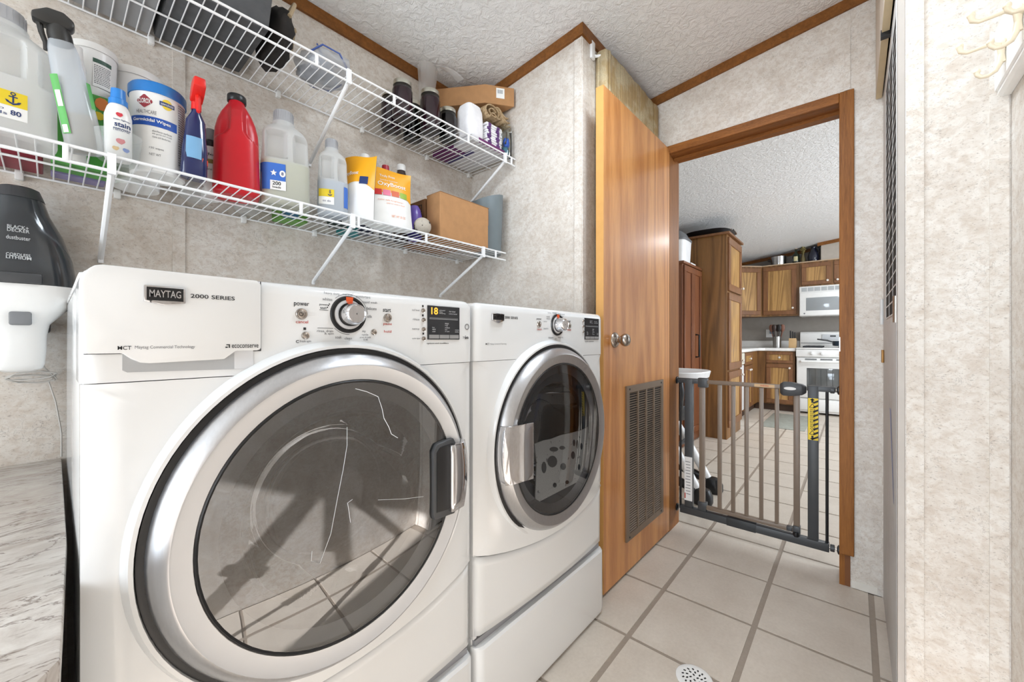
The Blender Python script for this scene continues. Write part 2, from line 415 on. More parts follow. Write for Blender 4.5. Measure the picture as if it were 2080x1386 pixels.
trim(M().box(1.366, 1.37, -.257, -.229, 0.0, 2.49), WALL)
trim(M().box(1.366, 1.37, -.127, -.097, 0.0, 2.49), WALL)
CREAMT = plain('grey_beige_trim', (186, 178, 170), 0.5)
trim(M().box(1.372, 1.398, -.0945, -.082, 0.0, 2.45), CREAMT)
trim(M().box(1.40, 1.425, -.0945, -.084, 0.0, 2.45), plain('white_painted_trim', (226, 225, 221), 0.4))
# door casing of the kitchen doorway
t1 = M().box(XD - .014, XD, 0.0, 0.048, 0.135, 2.085)
trim(t1, CASE, bevel=.003)
trim(M().box(XD - .014, XD, 0.048, 0.80, 2.043, 2.085), wood('oak_casing_head', (104, 62, 27), (156, 100, 50), (26, 2.2, 26), 2.0, 0.42, 0, 0.2), bevel=.003)
trim(M().box(XD - .014, XD, 0.757, 0.80, 0.0, 2.043), CASE, bevel=.003)
trim(M().box(XD, 2.335, 0.030, 0.048, 0.0, 2.06), CASE)
trim(M().box(XD, 2.335, 0.757, 0.775, 0.0, 2.06), CASE)
trim(M().box(XD, 2.335, 0.048, 0.757, 2.043, 2.06), MATS['oak_casing_head'])
trim(M().box(2.255, 2.27, 0.048, 0.757, 2.028, 2.043), MATS['oak_casing_head'])
trim(M().box(XD - .003, XD, .012, .03, 0.002, .134), plain('bare_wood', (120, 72, 34), 0.6))
bp = M().box(XD - .006, XD, -.072, .008, 0.004, 0.034)
trim(bp, plain('painted_patch_strip', (226, 220, 210), 0.6))
build('strike_plate', M().box(XD - .0155, XD - .0142, 0.0445, 0.0478, .99, 1.05), NICK).__setitem__('kind', 'structure')

# ------------------------------------------------------------------ open interior door
DH = Vector((2.185, 0.754, 0)); DL = 0.735
dm = Matrix.Translation(DH) @ Matrix.Rotation(math.radians(180 - 0.75), 4, 'Z')     # local x runs to the free edge, +y is toward the camera
door = thing('door_1', 'oak veneer interior door standing open beside the dryer', 'door', DH); door['kind'] = 'structure'
del door['category']
W[door] = DH
slab = build('door_slab', M().box(0.012, DL - .0015, -.034, 0.0, 0.012, 2.066, dm), DOORW, door, smooth=False)
build('door_edge', M().box(DL - .0015, DL, -.034, 0.0, 0.012, 2.066, dm), EDGE, door, smooth=False, label='pale unstained edge of the door')
kx = 0.64
kn = build('knob', M().lathe([(0.0, .066), (.013, .0655), (.022, .061), (.0265, .052), (.0265, .044), (.021, .034), (.012, .027), (.011, .012)], (0, 0, 0), 'y', 32, mat=dm @ Matrix.Translation((kx, 0, 1.038))), NICK, door, label='round satin nickel door knob')
build('rosette', M().lathe([(0.011, .016), (.022, .013), (.031, .006), (.033, .001), (0.033, 0)], (0, 0, 0), 'y', 32, mat=dm @ Matrix.Translation((kx, 0, 1.038))), NICK, kn)
TAUPE = plain('taupe_painted_metal', (122, 104, 86), 0.45, 0.2)
GB = plain('vent_shadow_void', (24, 20, 17), 0.8)
gx0, gx1, gz0, gz1 = 0.118, 0.542, 0.150, 0.834
fr = M(); 
for a in ((gx0, gx1, gz0, gz0 + .03), (gx0, gx1, gz1 - .03, gz1), (gx0, gx0 + .028, gz0 + .03, gz1 - .03), (gx1 - .028, gx1, gz0 + .03, gz1 - .03)):
    fr.box(a[0], a[1], .001, .009, a[2], a[3], dm)
gr = build('vent_frame', fr, TAUPE, door, label='tall taupe metal return air grille low on the door')
build('vent_backing', M().box(gx0 + .02, gx1 - .02, .0005, .002, gz0 + .02, gz1 - .02, dm), GB, gr, smooth=False)
for k in range(1, 4):
    xx = gx0 + .028 + (gx1 - gx0 - .056) * k / 4
    build('divider', M().box(xx - .006, xx + .006, .002, .0088, gz0 + .03, gz1 - .03, dm), TAUPE, gr, smooth=False)
lv = M(); nl = 58
for k in range(nl):
    z = gz0 + .034 + (gz1 - gz0 - .068) * k / (nl - 1)
    lv.add([(gx0 + .028, .0025, z + .0022), (gx1 - .028, .0025, z + .0022), (gx1 - .028, .0070, z - .0008), (gx0 + .028, .0070, z - .0008),
            (gx0 + .028, .0025, z + .0012), (gx1 - .028, .0025, z + .0012), (gx1 - .028, .0070, z - .0018), (gx0 + .028, .0070, z - .0018)],
           [(0, 1, 2, 3), (7, 6, 5, 4), (2, 6, 7, 3)], dm)
build('louver', lv, TAUPE, gr, smooth=False, kind='stuff')
for sx, sz in ((.03, gz1 - .014), (.395, gz1 - .014), (.03, gz0 + .014), (.395, gz0 + .014)):
    build('screw', M().lathe([(0, .0115), (.004, .011), (.005, .009)], (0, 0, 0), 'y', 10, mat=dm @ Matrix.Translation((gx0 + sx, 0, sz))), BLACK, gr)

# curtain over the closet opening behind the door
FAB = spotted('cream_curtain_cloth', (224, 206, 168), (188, 160, 114), 15, 0.42, 0.60)
ct = thing('curtain', 'cream curtain with tan mottled pattern hanging behind the open door', 'curtain', (1.88, .83, 0))
path = [(1.583, YC - .003), (1.575, .85), (1.578, .822), (1.60, .814)] + [(1.60 + .575 * t / 40, .815 + .0014 * math.sin(t * 1.1) + .0016 * math.sin(t * .45)) for t in range(1, 41)]
cm = M()
for i in range(len(path) - 1):
    (x0, y0), (x1, y1) = path[i], path[i + 1]
    k = len(cm.v); z = (0.06, 2.0, 2.309)
    cm.v += [(x0, y0, z[0]), (x1, y1, z[0]), (x1, y1, z[1]), (x0, y0, z[1]), (x1, y1, z[2]), (x0, y0, z[2])]
    cm.f += [(k, k + 1, k + 2, k + 3), (k + 3, k + 2, k + 4, k + 5)]
cl = build('curtain_panel', cm, FAB, ct)
sm_ = cl.modifiers.new('thickness', 'SOLIDIFY'); sm_.thickness = 0.003
build('curtain_rod', M().tube([(1.55, YC - .0015, 2.29), (1.571, .862, 2.29), (1.59, .824, 2.29), (2.18, .824, 2.29)], .006, 8), WIREW, ct)
build('rod_bracket', M().box(1.535, 1.565, YC - .012, YC, 2.27, 2.345), WIREW, ct, bevel=.003)

# ------------------------------------------------------------------ wire shelves
def wire_shelf(label, x0, x1, z, yf, braces, zb, ties, clips):
    t = thing('wire_shelf', label, 'shelf', ((x0 + x1) / 2, YB, z), group='white wire shelves on the back wall')
    lip = .034; yb = YB - .008
    wr = build('wire', M().tube([(x0, yb, z), (x0, (yf + yb) / 2, z), (x0, yf - .002, z + .0002)], .0015, 6), WIREW, t)
    n = int((x1 - x0) / .0254)
    for i in range(1, n + 1): put(wr, 'wire', W[wr] + Vector((i * .0254, 0, 0)), t)
    for (y, zz, r) in ((yf, z - .0005, .0036), (yf, z - lip, .0036), ((yf + yb) / 2 + .01, z - .003, .0028), (yb, z - .003, .0028)):
        build('rail', M().tube([(x0 - .004, y, zz), (x1 + .006, y, zz)], r, 10), WIREW, t)
    for bx in braces:
        b = M().tube([(bx, yf + .002, z - lip + .004), (bx, yf + .012, z - lip - .006), (bx, YB - .010, zb), (bx, YB - .007, zb - .012)], .0062, 8)
        b.box(bx - .007, bx + .007, yf - .006, yf + .004, z - lip - .008, z + .004)
        build('brace', b, WIREW, t)
    for tx in ties: build('rail_tie', M().box(tx - .0045, tx + .0045, yf - .0042, yf + .0015, z - lip, z), WIREW, t, bevel=.001)
    for cx in clips:
        build('wall_clip', M().box(cx - .007, cx + .007, yb - .007, YB, z - .018, z + .006), WHITE2, t, bevel=.002)
    return t
ZL, ZU, YF = 1.447, 1.913, 1.245
wire_shelf('lower white wire shelf carrying the detergent jugs', -0.30, 1.392, ZL, YF, (.088, .645, 1.25), 1.26,
           (.02, .485, .665, .94, 1.33), (-.05, .12, .42, .65, 1.05, 1.36))
wire_shelf('upper white wire shelf carrying jam jars and grey bin', -0.30, 1.462, ZU, YF, (.632, 1.395), 1.70,
           (.53, .80, 1.16, 1.44), (.19, .525, .84, 1.17, 1.44))
DL_, DU_ = ZL + .002, ZU + .002

# ------------------------------------------------------------------ laundry machines
TXC = {}
def machine(kind, x0, label):
    xc = x0 + .3375; x1 = x0 + .675; hw = .3375; Yf = .73
    t = thing('washing_machine' if kind == 'w' else 'tumble_dryer', label, 'washer' if kind == 'w' else 'dryer', (xc, 1.1, .262))
    zc = .735; cz0, cz1 = .984, 1.137
    def bow(x, z):
        k = max(0, min(1, (cz0 - z) / .17)); k = k * k * (3 - 2 * k)
        e = max(0, abs(x - xc) - (hw - .022)) / .022
        return Yf - .026 * k * (1 - ((x - xc) / hw) ** 2) + .014 * e * e
    seam = lambda x: .486 - .046 * (1 - ((x - xc) / hw) ** 2)
    # cabinet shell behind the fronts
    sh = M(); sh.box(x0 + .004, x0 + .018, Yf + .012, 1.50, .264, 1.125); sh.box(x1 - .018, x1 - .004, Yf + .012, 1.50, .264, 1.125)
    sh.box(x0 + .018, x1 - .018, 1.48, 1.50, .264, 1.125); sh.box(x0 + .018, x1 - .018, Yf + .03, 1.48, 1.110, 1.125); sh.box(x0 + .018, x1 - .018, Yf + .03, 1.48, .264, .28)
    build('cabinet', sh, WHITE, t, bevel=.003)
    build('top_panel', M().box(x0 + .003, x1 - .003, Yf + .099, 1.505, 1.1255, 1.1366), WHITE, t, bevel=.004)
    # front panel with a round opening
    pm = M(); n = 96; rings = 7; R0 = .215
    angs = [2 * PI * k / n for k in range(n)]
    for cx_, cz_ in ((x0 + .002, cz0 - .0012), (x1 - .002, cz0 - .0012), (x0 + .002, seam(x0)), (x1 - .002, seam(x1))): angs.append(math.atan2(cz_ - zc, cx_ - xc) % (2 * PI))
    angs.sort(); nn = len(angs); vs = []
    for a in angs:
        ca, sa = math.cos(a), math.sin(a); lo, hi = R0, .9
        for _ in range(40):
            mid = (lo + hi) / 2; X, Z = xc + mid * ca, zc + mid * sa
            if x0 + .002 <= X <= x1 - .002 and seam(X) <= Z <= cz0 - .0012: lo = mid
            else: hi = mid
        for q in range(rings + 1):
            f = (q / rings); rr = R0 + (lo - R0) * f; X, Z = xc + rr * ca, zc + rr * sa; vs.append((X, bow(X, Z), Z))
        X, Z = xc + lo * ca, zc + lo * sa; vs.append((X, bow(X, Z) + .02, Z))
    K = rings + 2
    fs = [(i * K + q, i * K + q + 1, ((i + 1) % nn) * K + q + 1, ((i + 1) % nn) * K + q) for i in range(nn) for q in range(K - 1)]
    build('front_panel', pm.add(vs, fs), WHITE, t)
    # kick panel
    km = M(); rows = []
    def kick(s, q):
        x = x0 + .002 + (.671) * s; zt = seam(x) - .005; zb = .274
        z = zt + (zb - zt) * q; k = 1 - q * .45
        e = max(0, abs(x - xc) - (hw - .022)) / .022
        return (x, Yf - .026 * k * (1 - ((x - xc) / hw) ** 2) + .014 * e * e + .004, z)
    km.grid(kick, 40, 8)
    kp = build('kick_panel', km, WHITE, t); s_ = kp.modifiers.new('t', 'SOLIDIFY'); s_.thickness = .012; s_.offset = -1
    # console
    cons = M()
    prof = [(Yf + .10, cz1), (Yf + .022, cz1), (Yf + .010, cz1 - .003), (Yf + .003, cz1 - .010), (Yf, cz1 - .022), (Yf, cz0 + .0), (Yf + .02, cz0), (Yf + .10, cz0)]
    rc = .024; st = [0, .0012, .0045, .0095, .016, .024]
    ic = [rc - math.sqrt(max(0, rc * rc - (rc - q) ** 2)) for q in st]
    xs = [x0 + .001 + q for q in st] + [x1 - .001 - q for q in st[::-1]]; ins = ic + ic[::-1]
    cons.loft([[(x, min(y + i_ * .5, Yf + .10), min(z, cz1 - i_)) for y, z in prof] for x, i_ in zip(xs, ins)])
    con = build('control_panel', cons, WHITE, t)
    # door: gasket, rim, ring, glass, inner bowl
    d = build('door', M().lathe([(.279, -.002), (.2795, -.012), (.276, -.020), (.262, -.037), (.2585, -.0385)], (xc, Yf - .010, zc), 'y', 96, cap=False), SILV, t, label='round silver porthole door')
    build('inner_ring', M().lathe([(.2585, -.0385), (.2555, -.037), (.236, -.0315), (.2325, -.031), (.231, -.024), (.20, -.018)], (xc, Yf - .010, zc), 'y', 96, cap=False), plain('silver_lit_face', (212, 213, 215), .36, .55, .02) if kind == 'w' else SILV, d)  # washer: light caught by the inner slope is put into a paler silver
    build('gasket', M().lathe([(.288, .006), (.288, -.018), (.283, -.020), (.26, -.014), (.20, -.010)], (xc, Yf, zc), 'y', 80, cap=False), BLACK, d)
    build('rim', M().lathe([(.304, .004), (.300, -.012), (.295, -.021), (.290, -.021), (.288, -.012)], (xc, Yf, zc), 'y', 96, cap=False), WHITE, t)
    gp = [(.2325 * q / 10, -.0455 + .0115 * (q / 10) ** 2) for q in range(11)]; gp[0] = (.0005, gp[0][1])
    build('glass', M().lathe([(r, h) for r, h in gp], (xc, Yf - .006, zc), 'y', 72, cap=False), GLASSW if kind == 'w' else GLASSD, d)
    build('seal_line', M().lathe([(.2325, -.0335), (.2295, -.0365), (.2265, -.0345)], (xc, Yf - .006, zc), 'y', 72, cap=False), BLACK, d)
    inner = DGREY if kind == 'w' else plain('dryer_inner_door', (70, 73, 80), 0.3)
    build('inner_frame', M().lathe([(.230, -.028), (.20, -.016), (.172, -.010), (.166, .0), (.164, .02)], (xc, Yf - .006, zc), 'y', 64, cap=False), inner, d)
    build('glass_bowl', M().lathe([(.165, -.004), (.155, .03), (.135, .075), (.115, .10), (.07, .112), (.001, .115)], (xc, Yf, zc), 'y', 48, cap=False), pane('bowl_glass_' + ('washer' if kind == 'w' else 'dryer'), (0.85, 0.87, 0.88, 1), 1.6), d)
    DR = plain('drum_steel', (120, 120, 122), 0.35, 0.8)
    build('drum', M().lathe([(.20, .02), (.24, .06), (.26, .12), (.26, .60), (.05, .62), (.001, .62)], (xc, Yf, zc), 'y', 48, cap=False), DR, t)
    # handle
    hx = xc + .262 if kind == 'w' else xc - .262
    sg = 1 if kind == 'w' else -1
    if kind == 'w':
        cup = M(); cp = [(xc + .176, zc - .082), (xc + .172, zc - .07), (xc + .172, zc + .066), (xc + .182, zc + .080), (xc + .228, zc + .085), (xc + .243, zc + .06), (xc + .25, zc), (xc + .243, zc - .06), (xc + .232, zc - .085)]
        build('handle_cup', cup.prism(cp, Yf - .052, Yf - .036, 'xz'), DGREY, d, bevel=.003)
        cp2 = [(xc + .18, zc - .066), (xc + .18, zc + .062), (xc + .19, zc + .072), (xc + .225, zc + .074), (xc + .225, zc - .07)]
        build('handle_hollow', M().prism(cp2, Yf - .0535, Yf - .045, 'xz'), BLACK, d)
    z_ = (.073 if kind == 'w' else .077)
    hm = M()
    secs = []
    for q in range(9):
        zz = -z_ + 2 * z_ * q / 8; ro = math.sqrt(.2815 ** 2 - zz * zz)
        if kind == 'w': pts = [(ro, -.012), (ro - .003, -.044), (ro - .020, -.060), (.217, -.066), (.212, -.063), (.213, -.050), (.226, -.040), (.24, -.022)]
        else: pts = [(ro, -.012), (ro - .002, -.042), (ro - .016, -.052), (.214, -.058), (.178, -.064), (.174, -.060), (.186, -.050), (.22, -.034), (.24, -.022)]
        secs.append([(xc + sg * a, Yf + b, zc + zz) for a, b in pts])
    build('handle', hm.loft(secs), CHROME, d, bevel=.0008, segs=1, label='chrome door handle')
    # dial
    dx, dz = onY(708, 641, Yf) [0] if kind == 'w' else 1.072, 1.0875
    rd = .034
    dial = build('dial', M().lathe([(.0235, -.002), (.0235, -.010), (.020, -.024), (.0185, -.032), (.0165, -.034), (.0155, -.032), (.001, -.032)], (dx, Yf, dz), 'y', 40, cap=False), CHROME, con, label='chrome program dial')
    build('dial_collar', M().lathe([(rd + .0015, 0), (rd, -.004), (rd - .0045, -.004), (rd - .006, 0)], (dx, Yf, dz), 'y', 48, cap=False), BLACK, con)
    build('dial_skirt', M().lathe([(rd - .0055, 0), (rd - .006, -.003), (.0225, -.0045)], (dx, Yf, dz), 'y', 48, cap=False), LGREY, con)
    build('pointer_light', M().prism([(dx - .006, dz + .024), (dx + .006, dz + .024), (dx + .007, dz + .033), (dx - .007, dz + .033)], Yf - .0048, Yf - .003, 'xz'), plain('amber_pointer', (206, 84, 40), 0.4, emit=(230, 80, 30), estr=.25), con)
    return t, con, xc, bow
ws, wcon, wxc, wbow = machine('w', .0222, 'white front loading washer on the left with drawer')
ds, dcon, dxc, dbow = machine('d', .7050, 'white front loading dryer on the right beside the oak door')
F = .73 - .0006
# washer: dispenser drawer
dr = M(); p = onY
x0_, x1_ = .0275, onY(528, 600, .73).x
zb_ = 1.0225
poly = [(x0_ + .016, 1.1358), (x1_ - .006, 1.1345), (x1_, 1.129), (x1_, zb_ + .003), (x1_ - .004, zb_), (x1_ - .034, zb_), (.172, zb_ - .0125), (.088, zb_ - .0150), (.078, zb_ - .0135), (.069, zb_ - .008), (.061, zb_ - .0005), (x0_ + .001, zb_ - .0005), (x0_, zb_ + .003), (x0_ - .003, 1.112), (x0_ - .0005, 1.122), (x0_ + .004, 1.1295), (x0_ + .0085, 1.134)]
drw = build('detergent_drawer', M().prism(poly, .7235, .742, 'xz'), WHITE, ws, bevel=.002)
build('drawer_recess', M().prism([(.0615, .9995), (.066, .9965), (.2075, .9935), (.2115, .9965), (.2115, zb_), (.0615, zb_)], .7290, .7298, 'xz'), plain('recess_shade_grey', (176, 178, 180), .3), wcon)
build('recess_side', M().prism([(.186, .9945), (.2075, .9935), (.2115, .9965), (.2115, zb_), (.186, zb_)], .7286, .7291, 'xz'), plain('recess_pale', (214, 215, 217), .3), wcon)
gp_ = M(); gp_.box(x0_ - .001, .0615, .7284, .7296, zb_ - .0014, zb_ - .0004); gp_.box(.2115, x1_ + .001, .7284, .7296, zb_ - .0012, zb_ + .0002)
gp_.box(x1_ + .0001, x1_ + .0012, .7284, .7296, zb_, 1.134)
build('drawer_gap', gp_, INK, wcon, smooth=False)
def badge(con, u0, u1, vt, vb, vp, Y):
    a = onY(u0, vt, Y); b = onY(u1, vt + (u1 - u0) * .055, Y); c = onY((u0 + u1) / 2, vp, Y); zb = onY(u0, vb, Y).z
    x0, x1 = a.x, b.x; zt = a.z; h = zt - zb
    o = build('badge', M().prism([(x0, zb), ((x0 + x1) / 2, c.z), (x1, zb), (x1, zt), (x0, zt)], Y - .005, Y - .0001, 'xz'), CHROME, con, bevel=.0012, label='chrome shield shaped maker badge')
    build('badge_field', M().prism([(x0 + h * .12, zb + h * .1), (x1 - h * .12, zb + h * .1), (x1 - h * .12, zt - h * .1), (x0 + h * .12, zt - h * .1)], Y - .0056, Y - .004, 'xz'), BLACK, o)
    m = M(); text(m, 'MAYTAG', flat((x0 + h * .24, Y - .0060, zb + h * .30), (1, 0, 0), (0, 0, 1), x1 - x0 - h * .48, h * .44), .01)
    build('lettering', m, CHROME, o, smooth=False)
badge(drw, 291, 376, 579, 613, 621, .7233)
badge(dcon, 998, 1022, 636, 651, 657, .7297)
Fd = .7229
L1 = M(); fitY(L1, '2000 SERIES', 387, 477, 608, 600, Fd, .012); fitY(L1, 'MCT', 239, 267, 711, 703, Fd, .004); fitY(L1, 'ecoconserve', 471, 525, 707, 700, Fd, .004)
a_ = onY(458, 707, Fd); L1.box(a_.x, a_.x + .0028, Fd, Fd + .0003, a_.z, a_.z + .0018); L1.box(a_.x + .0042, a_.x + .0058, Fd, Fd + .0003, a_.z, a_.z + .0055); L1.box(a_.x + .0012, a_.x + .0042, Fd, Fd + .0003, a_.z + .0040, a_.z + .0055)
build('lettering', L1, INK, drw, smooth=False)
L1 = M(); fitY(L1, 'Maytag Commercial Technology', 274, 396, 710, 702, Fd); build('lettering', L1, INKG, drw, smooth=False)
Lk, Lg, Lr = M(), M(), M()
for t_, u0, u1, vb, vt, b_ in (('power', 597, 628, 624, 615, .012), ('start', 778, 794, 634, 627, .012), ('normal', 696, 717, 600, 595, .012), ('options and modifiers', 867, 911, 700, 696, .01), ('C', 601, 607, 697, 691, .02),
        ('power', 649, 666, 622, 618, .01), ('wash', 650, 663, 628, 623, .01), ('affresh', 707, 720, 702, 697, .02)):
    fitY(Lk, t_, u0, u1, vb, vt, F, b_)
for t_, u0, u1, vb, vt in (('heavy duty', 658, 690, 600, 593), ('comforters', 723, 752, 606, 600), ('whites', 655, 675, 611, 605), ('rapid wash', 737, 766, 618, 612), ('delicate', 744, 765, 630, 624), ('silk', 746, 756, 646, 640),
        ('rinse, drain', 644, 677, 676, 670), ('& spin', 659, 678, 681, 676), ('soak', 681, 694, 688, 682), ('clean', 700, 715, 690, 685), ('washer', 698, 718, 696, 691), ('with', 699, 705, 701, 698),
        ('my', 736, 743, 677, 672), ('cycle', 735, 748, 683, 678), ('press & hold', 731, 753, 688, 684), ('to set', 738, 747, 692, 688), ('fresh spin', 609, 632, 697, 691), ('soil level', 837, 852, 632, 628), ('rinse', 839, 852, 651, 647), ('temp', 837, 852, 671, 667), ('cycle signal', 837, 854, 690, 686)):
    fitY(Lg, t_, u0, u1, vb, vt, F, .004)
for t_, u0, u1, vb, vt in (('cancel', 601, 626, 657, 651), ('pause', 779, 796, 662, 657), ('hold', 780, 795, 676, 671)): fitY(Lr, t_, u0, u1, vb, vt, F, .006)
def arcline(m, cx, cz, r, a0, a1, wd=.0007, Y=F, n=20):
    pts = []
    for k in range(n + 1):
        a = a0 + (a1 - a0) * k / n; pts.append((math.cos(a), math.sin(a)))
    k0 = len(m.v)
    for c, s in pts: m.v += [(cx + r * c, Y, cz + r * s), (cx + (r + wd) * c, Y, cz + (r + wd) * s)]
    m.f += [(k0 + 2 * i, k0 + 2 * i + 1, k0 + 2 * i + 3, k0 + 2 * i + 2) for i in range(n)]
dcx = onY(708, 641, .73).x
arcline(Lk, dcx, 1.0875, .0385, .05, 2.3); arcline(Lk, dcx, 1.0875, .0375, 3.9, 4.75)
for u_, v_ in ((668, 619), (666, 622), (664, 626)):
    q = onY(u_, v_, F); Lk.box(q.x, q.x + .002, F, F + .0002, q.z, q.z + .0022)
q0, q1 = onY(645, 667, F), onY(677, 668, F); Lk.box(q0.x, q1.x, F, F + .0002, q0.z, q0.z + .0007)
q0, q1 = onY(649, 630, F), onY(667, 630, F); Lk.box(q0.x, q1.x, F, F + .0002, q0.z, q0.z + .0007)
for u_, v_ in ((619, 668), (859, 622), (859, 641), (860, 678)):
    q = onY(u_, v_, F); Lk.box(q.x - .0022, q.x + .0022, F, F + .0002, q.z - .0022, q.z + .0022)
build('lettering', Lk, INK, wcon, smooth=False); build('lettering', Lg, INKG, wcon, smooth=False); build('lettering', Lr, INKR, wcon, smooth=False)
def button(con, x, z, r, Y=.73):
    b = build('button', M().lathe([(r, 0), (r, -.002), (r * .88, -.0035), (r * .7, -.0028), (r * .6, -.0034), (.0005, -.0038)], (x, Y, z), 'y', 24, cap=False), NICK, con)
    return b
def bt(con, u, v, r): q = onY(u, v, .73); return button(con, q.x, q.z, r)
for u_, v_, r_ in ((612, 638, .0098), (787, 646, .0090), (620, 682, .0068), (759, 675, .0062), (859, 631, .0048), (860, 650, .0048), (860, 669, .0048), (860, 688, .0048)):
    b_ = bt(wcon, u_, v_, r_)
    if r_ > .009:
        mm = M(); q = onY(u_, v_, .726); arcline(mm, q.x, q.z, .0028, 2.2, 7.2, .0008, .7258); mm.box(q.x - .0004, q.x + .0004, .7256, .7259, q.z + .0005, q.z + .0038)
        build('power_mark', mm, INK, b_, smooth=False)
def display(con, x0, x1, z0, z1, amber):
    Y = .73; wd, h = x1 - x0, z1 - z0
    SCR = plain('dark_display', (38, 40, 44), 0.15)
    o = build('display', M().box(x0, x1, Y - .002, Y + .001, z0, z1), SCR, con, bevel=.0006, segs=1, label='dark display window')
    m = M(); Yt = Y - .0023
    fl_ = lambda a, b, c, d: flat((x0 + a * wd, Yt, z0 + b * h), (1, 0, 0), (0, 0, 1), c * wd, d * h)
    for tt, a, b, c, d in (('estimated', .34, .86, .18, .035), ('time', .34, .81, .10, .035), ('remaining', .34, .76, .19, .04), ('door locked', .65, .84, .2, .04), ('control locked', .64, .77, .27, .04), ('max', .52, .46, .12, .04), ('high', .52, .40, .09, .04), ('medium', .52, .34, .15, .04), ('low', .52, .28, .07, .04), ('no spin', .52, .22, .14, .04), ('hot', .13, .34, .07, .035), ('warm', .13, .28, .1, .035), ('cold', .13, .22, .09, .035), ('volume', .84, .28, .13, .035), ('extra', .84, .22, .12, .035)):
        text(m, tt, fl_(a, b, c, d), .004)
    m.box(x0 + .05 * wd, x1 - .06 * wd, Yt, Yt + .0002, z0 + .605 * h, z0 + .615 * h); m.box(x0 + .05 * wd, x1 - .06 * wd, Yt, Yt + .0002, z0 + .64 * h, z0 + .645 * h)
    build('lettering', m, plain('display_print', (200, 202, 205), 0.5), o, smooth=False)
    if amber:
        m = M(); text(m, '18', fl_(.10, .74, .20, .21), .02); build('digits', m, plain('amber_digits', (245, 180, 60), 0.5, emit=(250, 180, 60), estr=1.0), o, smooth=False)
    m = M()
    for k in range(3): m.box(x0 + wd * (.04 + .315 * k), x0 + wd * (.335 + .315 * k), Y - .0026, Y - .001, z0 + .03 * h, z0 + .14 * h)
    build('touch_keys', m, plain('grey_key', (150, 150, 150), 0.4), o, smooth=False)
display(wcon, .5545, .650, 1.040, 1.1175, True)
q = onY(946, 664, .73)
build('emblem', M().lathe([(.0075, 0), (.0075, -.0006), (.0055, -.0007), (.0055, 0)], (q.x + .004, .73, q.z), 'y', 20, cap=False), INKG, wcon)
m = M(); fitY(m, '*', 940, 951, 689, 682, F); m.box(q.x - .003, q.x + .009, F, F + .0002, q.z - .030, q.z - .026); build('lettering', m, INKG, wcon, smooth=False)
# dryer print
Ld, Lg, Lr = M(), M(), M()
Fq = .73 - .0006
fitY(Ld, '2000 SERIES', 1025, 1052, 648, 643, Fq, .015); fitY(Ld, 'MCT', 986.5, 994, 701, 697, Fq, .006)
fitY(Lg, 'Maytag Commercial Technology', 996, 1029, 701, 697.5, Fq)
for t_, u0, u1, vb, vt in (('power', 1090, 1100, 651, 647), ('start', 1153, 1159, 655, 651), ('normal', 1122, 1130, 637.5, 634)): fitY(Ld, t_, u0, u1, vb, vt, Fq, .012)
for t_, u0, u1, vb, vt in (('bulky', 1113, 1120, 638, 634.5), ('wrinkle control', 1134, 1147, 640, 636.5), ('towels', 1110, 1117, 645, 641.5), ('delicate', 1110, 1118, 649, 646), ('rapid dry', 1104, 1111, 655, 652), ('casual', 1137, 1144, 645, 642), ('heavy', 1141, 1149, 653, 650), ('timed dry', 1104, 1114, 670, 666), ('steam', 1114, 1124, 688, 684.5), ('damp dry', 1134, 1144, 688, 684), ('air', 1127, 1131, 690, 687), ('only', 1127, 1132, 694, 691), ('cycle options', 1188, 1206, 696, 692)):
    fitY(Lg, t_, u0, u1, vb, vt, Fq, .004)
for t_, u0, u1, vb, vt in (('cancel', 1091, 1100, 671, 667), ('pause', 1153, 1160, 673, 669)): fitY(Lr, t_, u0, u1, vb, vt, Fq, .004)
arcline(Ld, 1.072, 1.0875, .038, .3, 2.9, Y=Fq)
build('lettering', Ld, INK, dcon, smooth=False); build('lettering', Lg, INKG, dcon, smooth=False); build('lettering', Lr, INKR, dcon, smooth=False)
for u_, v_, r_ in ((1094.5, 659, .0098), (1156, 662, .0088), (1184, 652, .0048), (1184, 663, .0048), (1184, 674, .0048)): bt(dcon, u_, v_, r_)
display(dcon, onY(1187, 650, .73).x, onY(1215.5, 650, .73).x, 1.040, 1.1175, False)
# scuffs on the washer glass and the mat seen in the dryer
SCR = plain('scratch_white', (225, 228, 230), 0.5)
def scratch(pts, r):
    P = []
    for u, v in pts:
        q = onY(u, v, .69); rr = math.hypot(q.x - wxc, q.z - .735); y = .724 - .0455 + .0115 * (rr / .2325) ** 2 - .0006
        P.append(onY(u, v, y))
    return M().tube(P, r, 4)
dw = [o for o in ws.children if o.name.startswith('door')][0]
for pts, r in (([(722, 790), (745, 796), (768, 806), (776, 830), (780, 850), (790, 868), (795, 882), (808, 890)], .0006), ([(705, 868), (705, 905), (697, 955), (686, 1010), (672, 1085), (650, 1145), (632, 1140), (634, 1120)], .0004), ([(716, 1015), (706, 1022), (709, 1040), (712, 1062)], .0004), ([(768, 1016), (820, 1014), (860, 1009)], .0003)):
    build('scratch', scratch(pts, r), SCR, dw)
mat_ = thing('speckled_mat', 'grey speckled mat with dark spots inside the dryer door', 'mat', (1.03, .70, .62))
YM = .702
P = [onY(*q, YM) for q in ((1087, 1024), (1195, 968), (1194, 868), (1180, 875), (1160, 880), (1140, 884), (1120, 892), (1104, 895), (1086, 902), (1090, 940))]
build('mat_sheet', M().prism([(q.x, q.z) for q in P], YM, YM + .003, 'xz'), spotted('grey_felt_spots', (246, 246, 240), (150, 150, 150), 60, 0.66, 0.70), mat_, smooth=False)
mm = M()
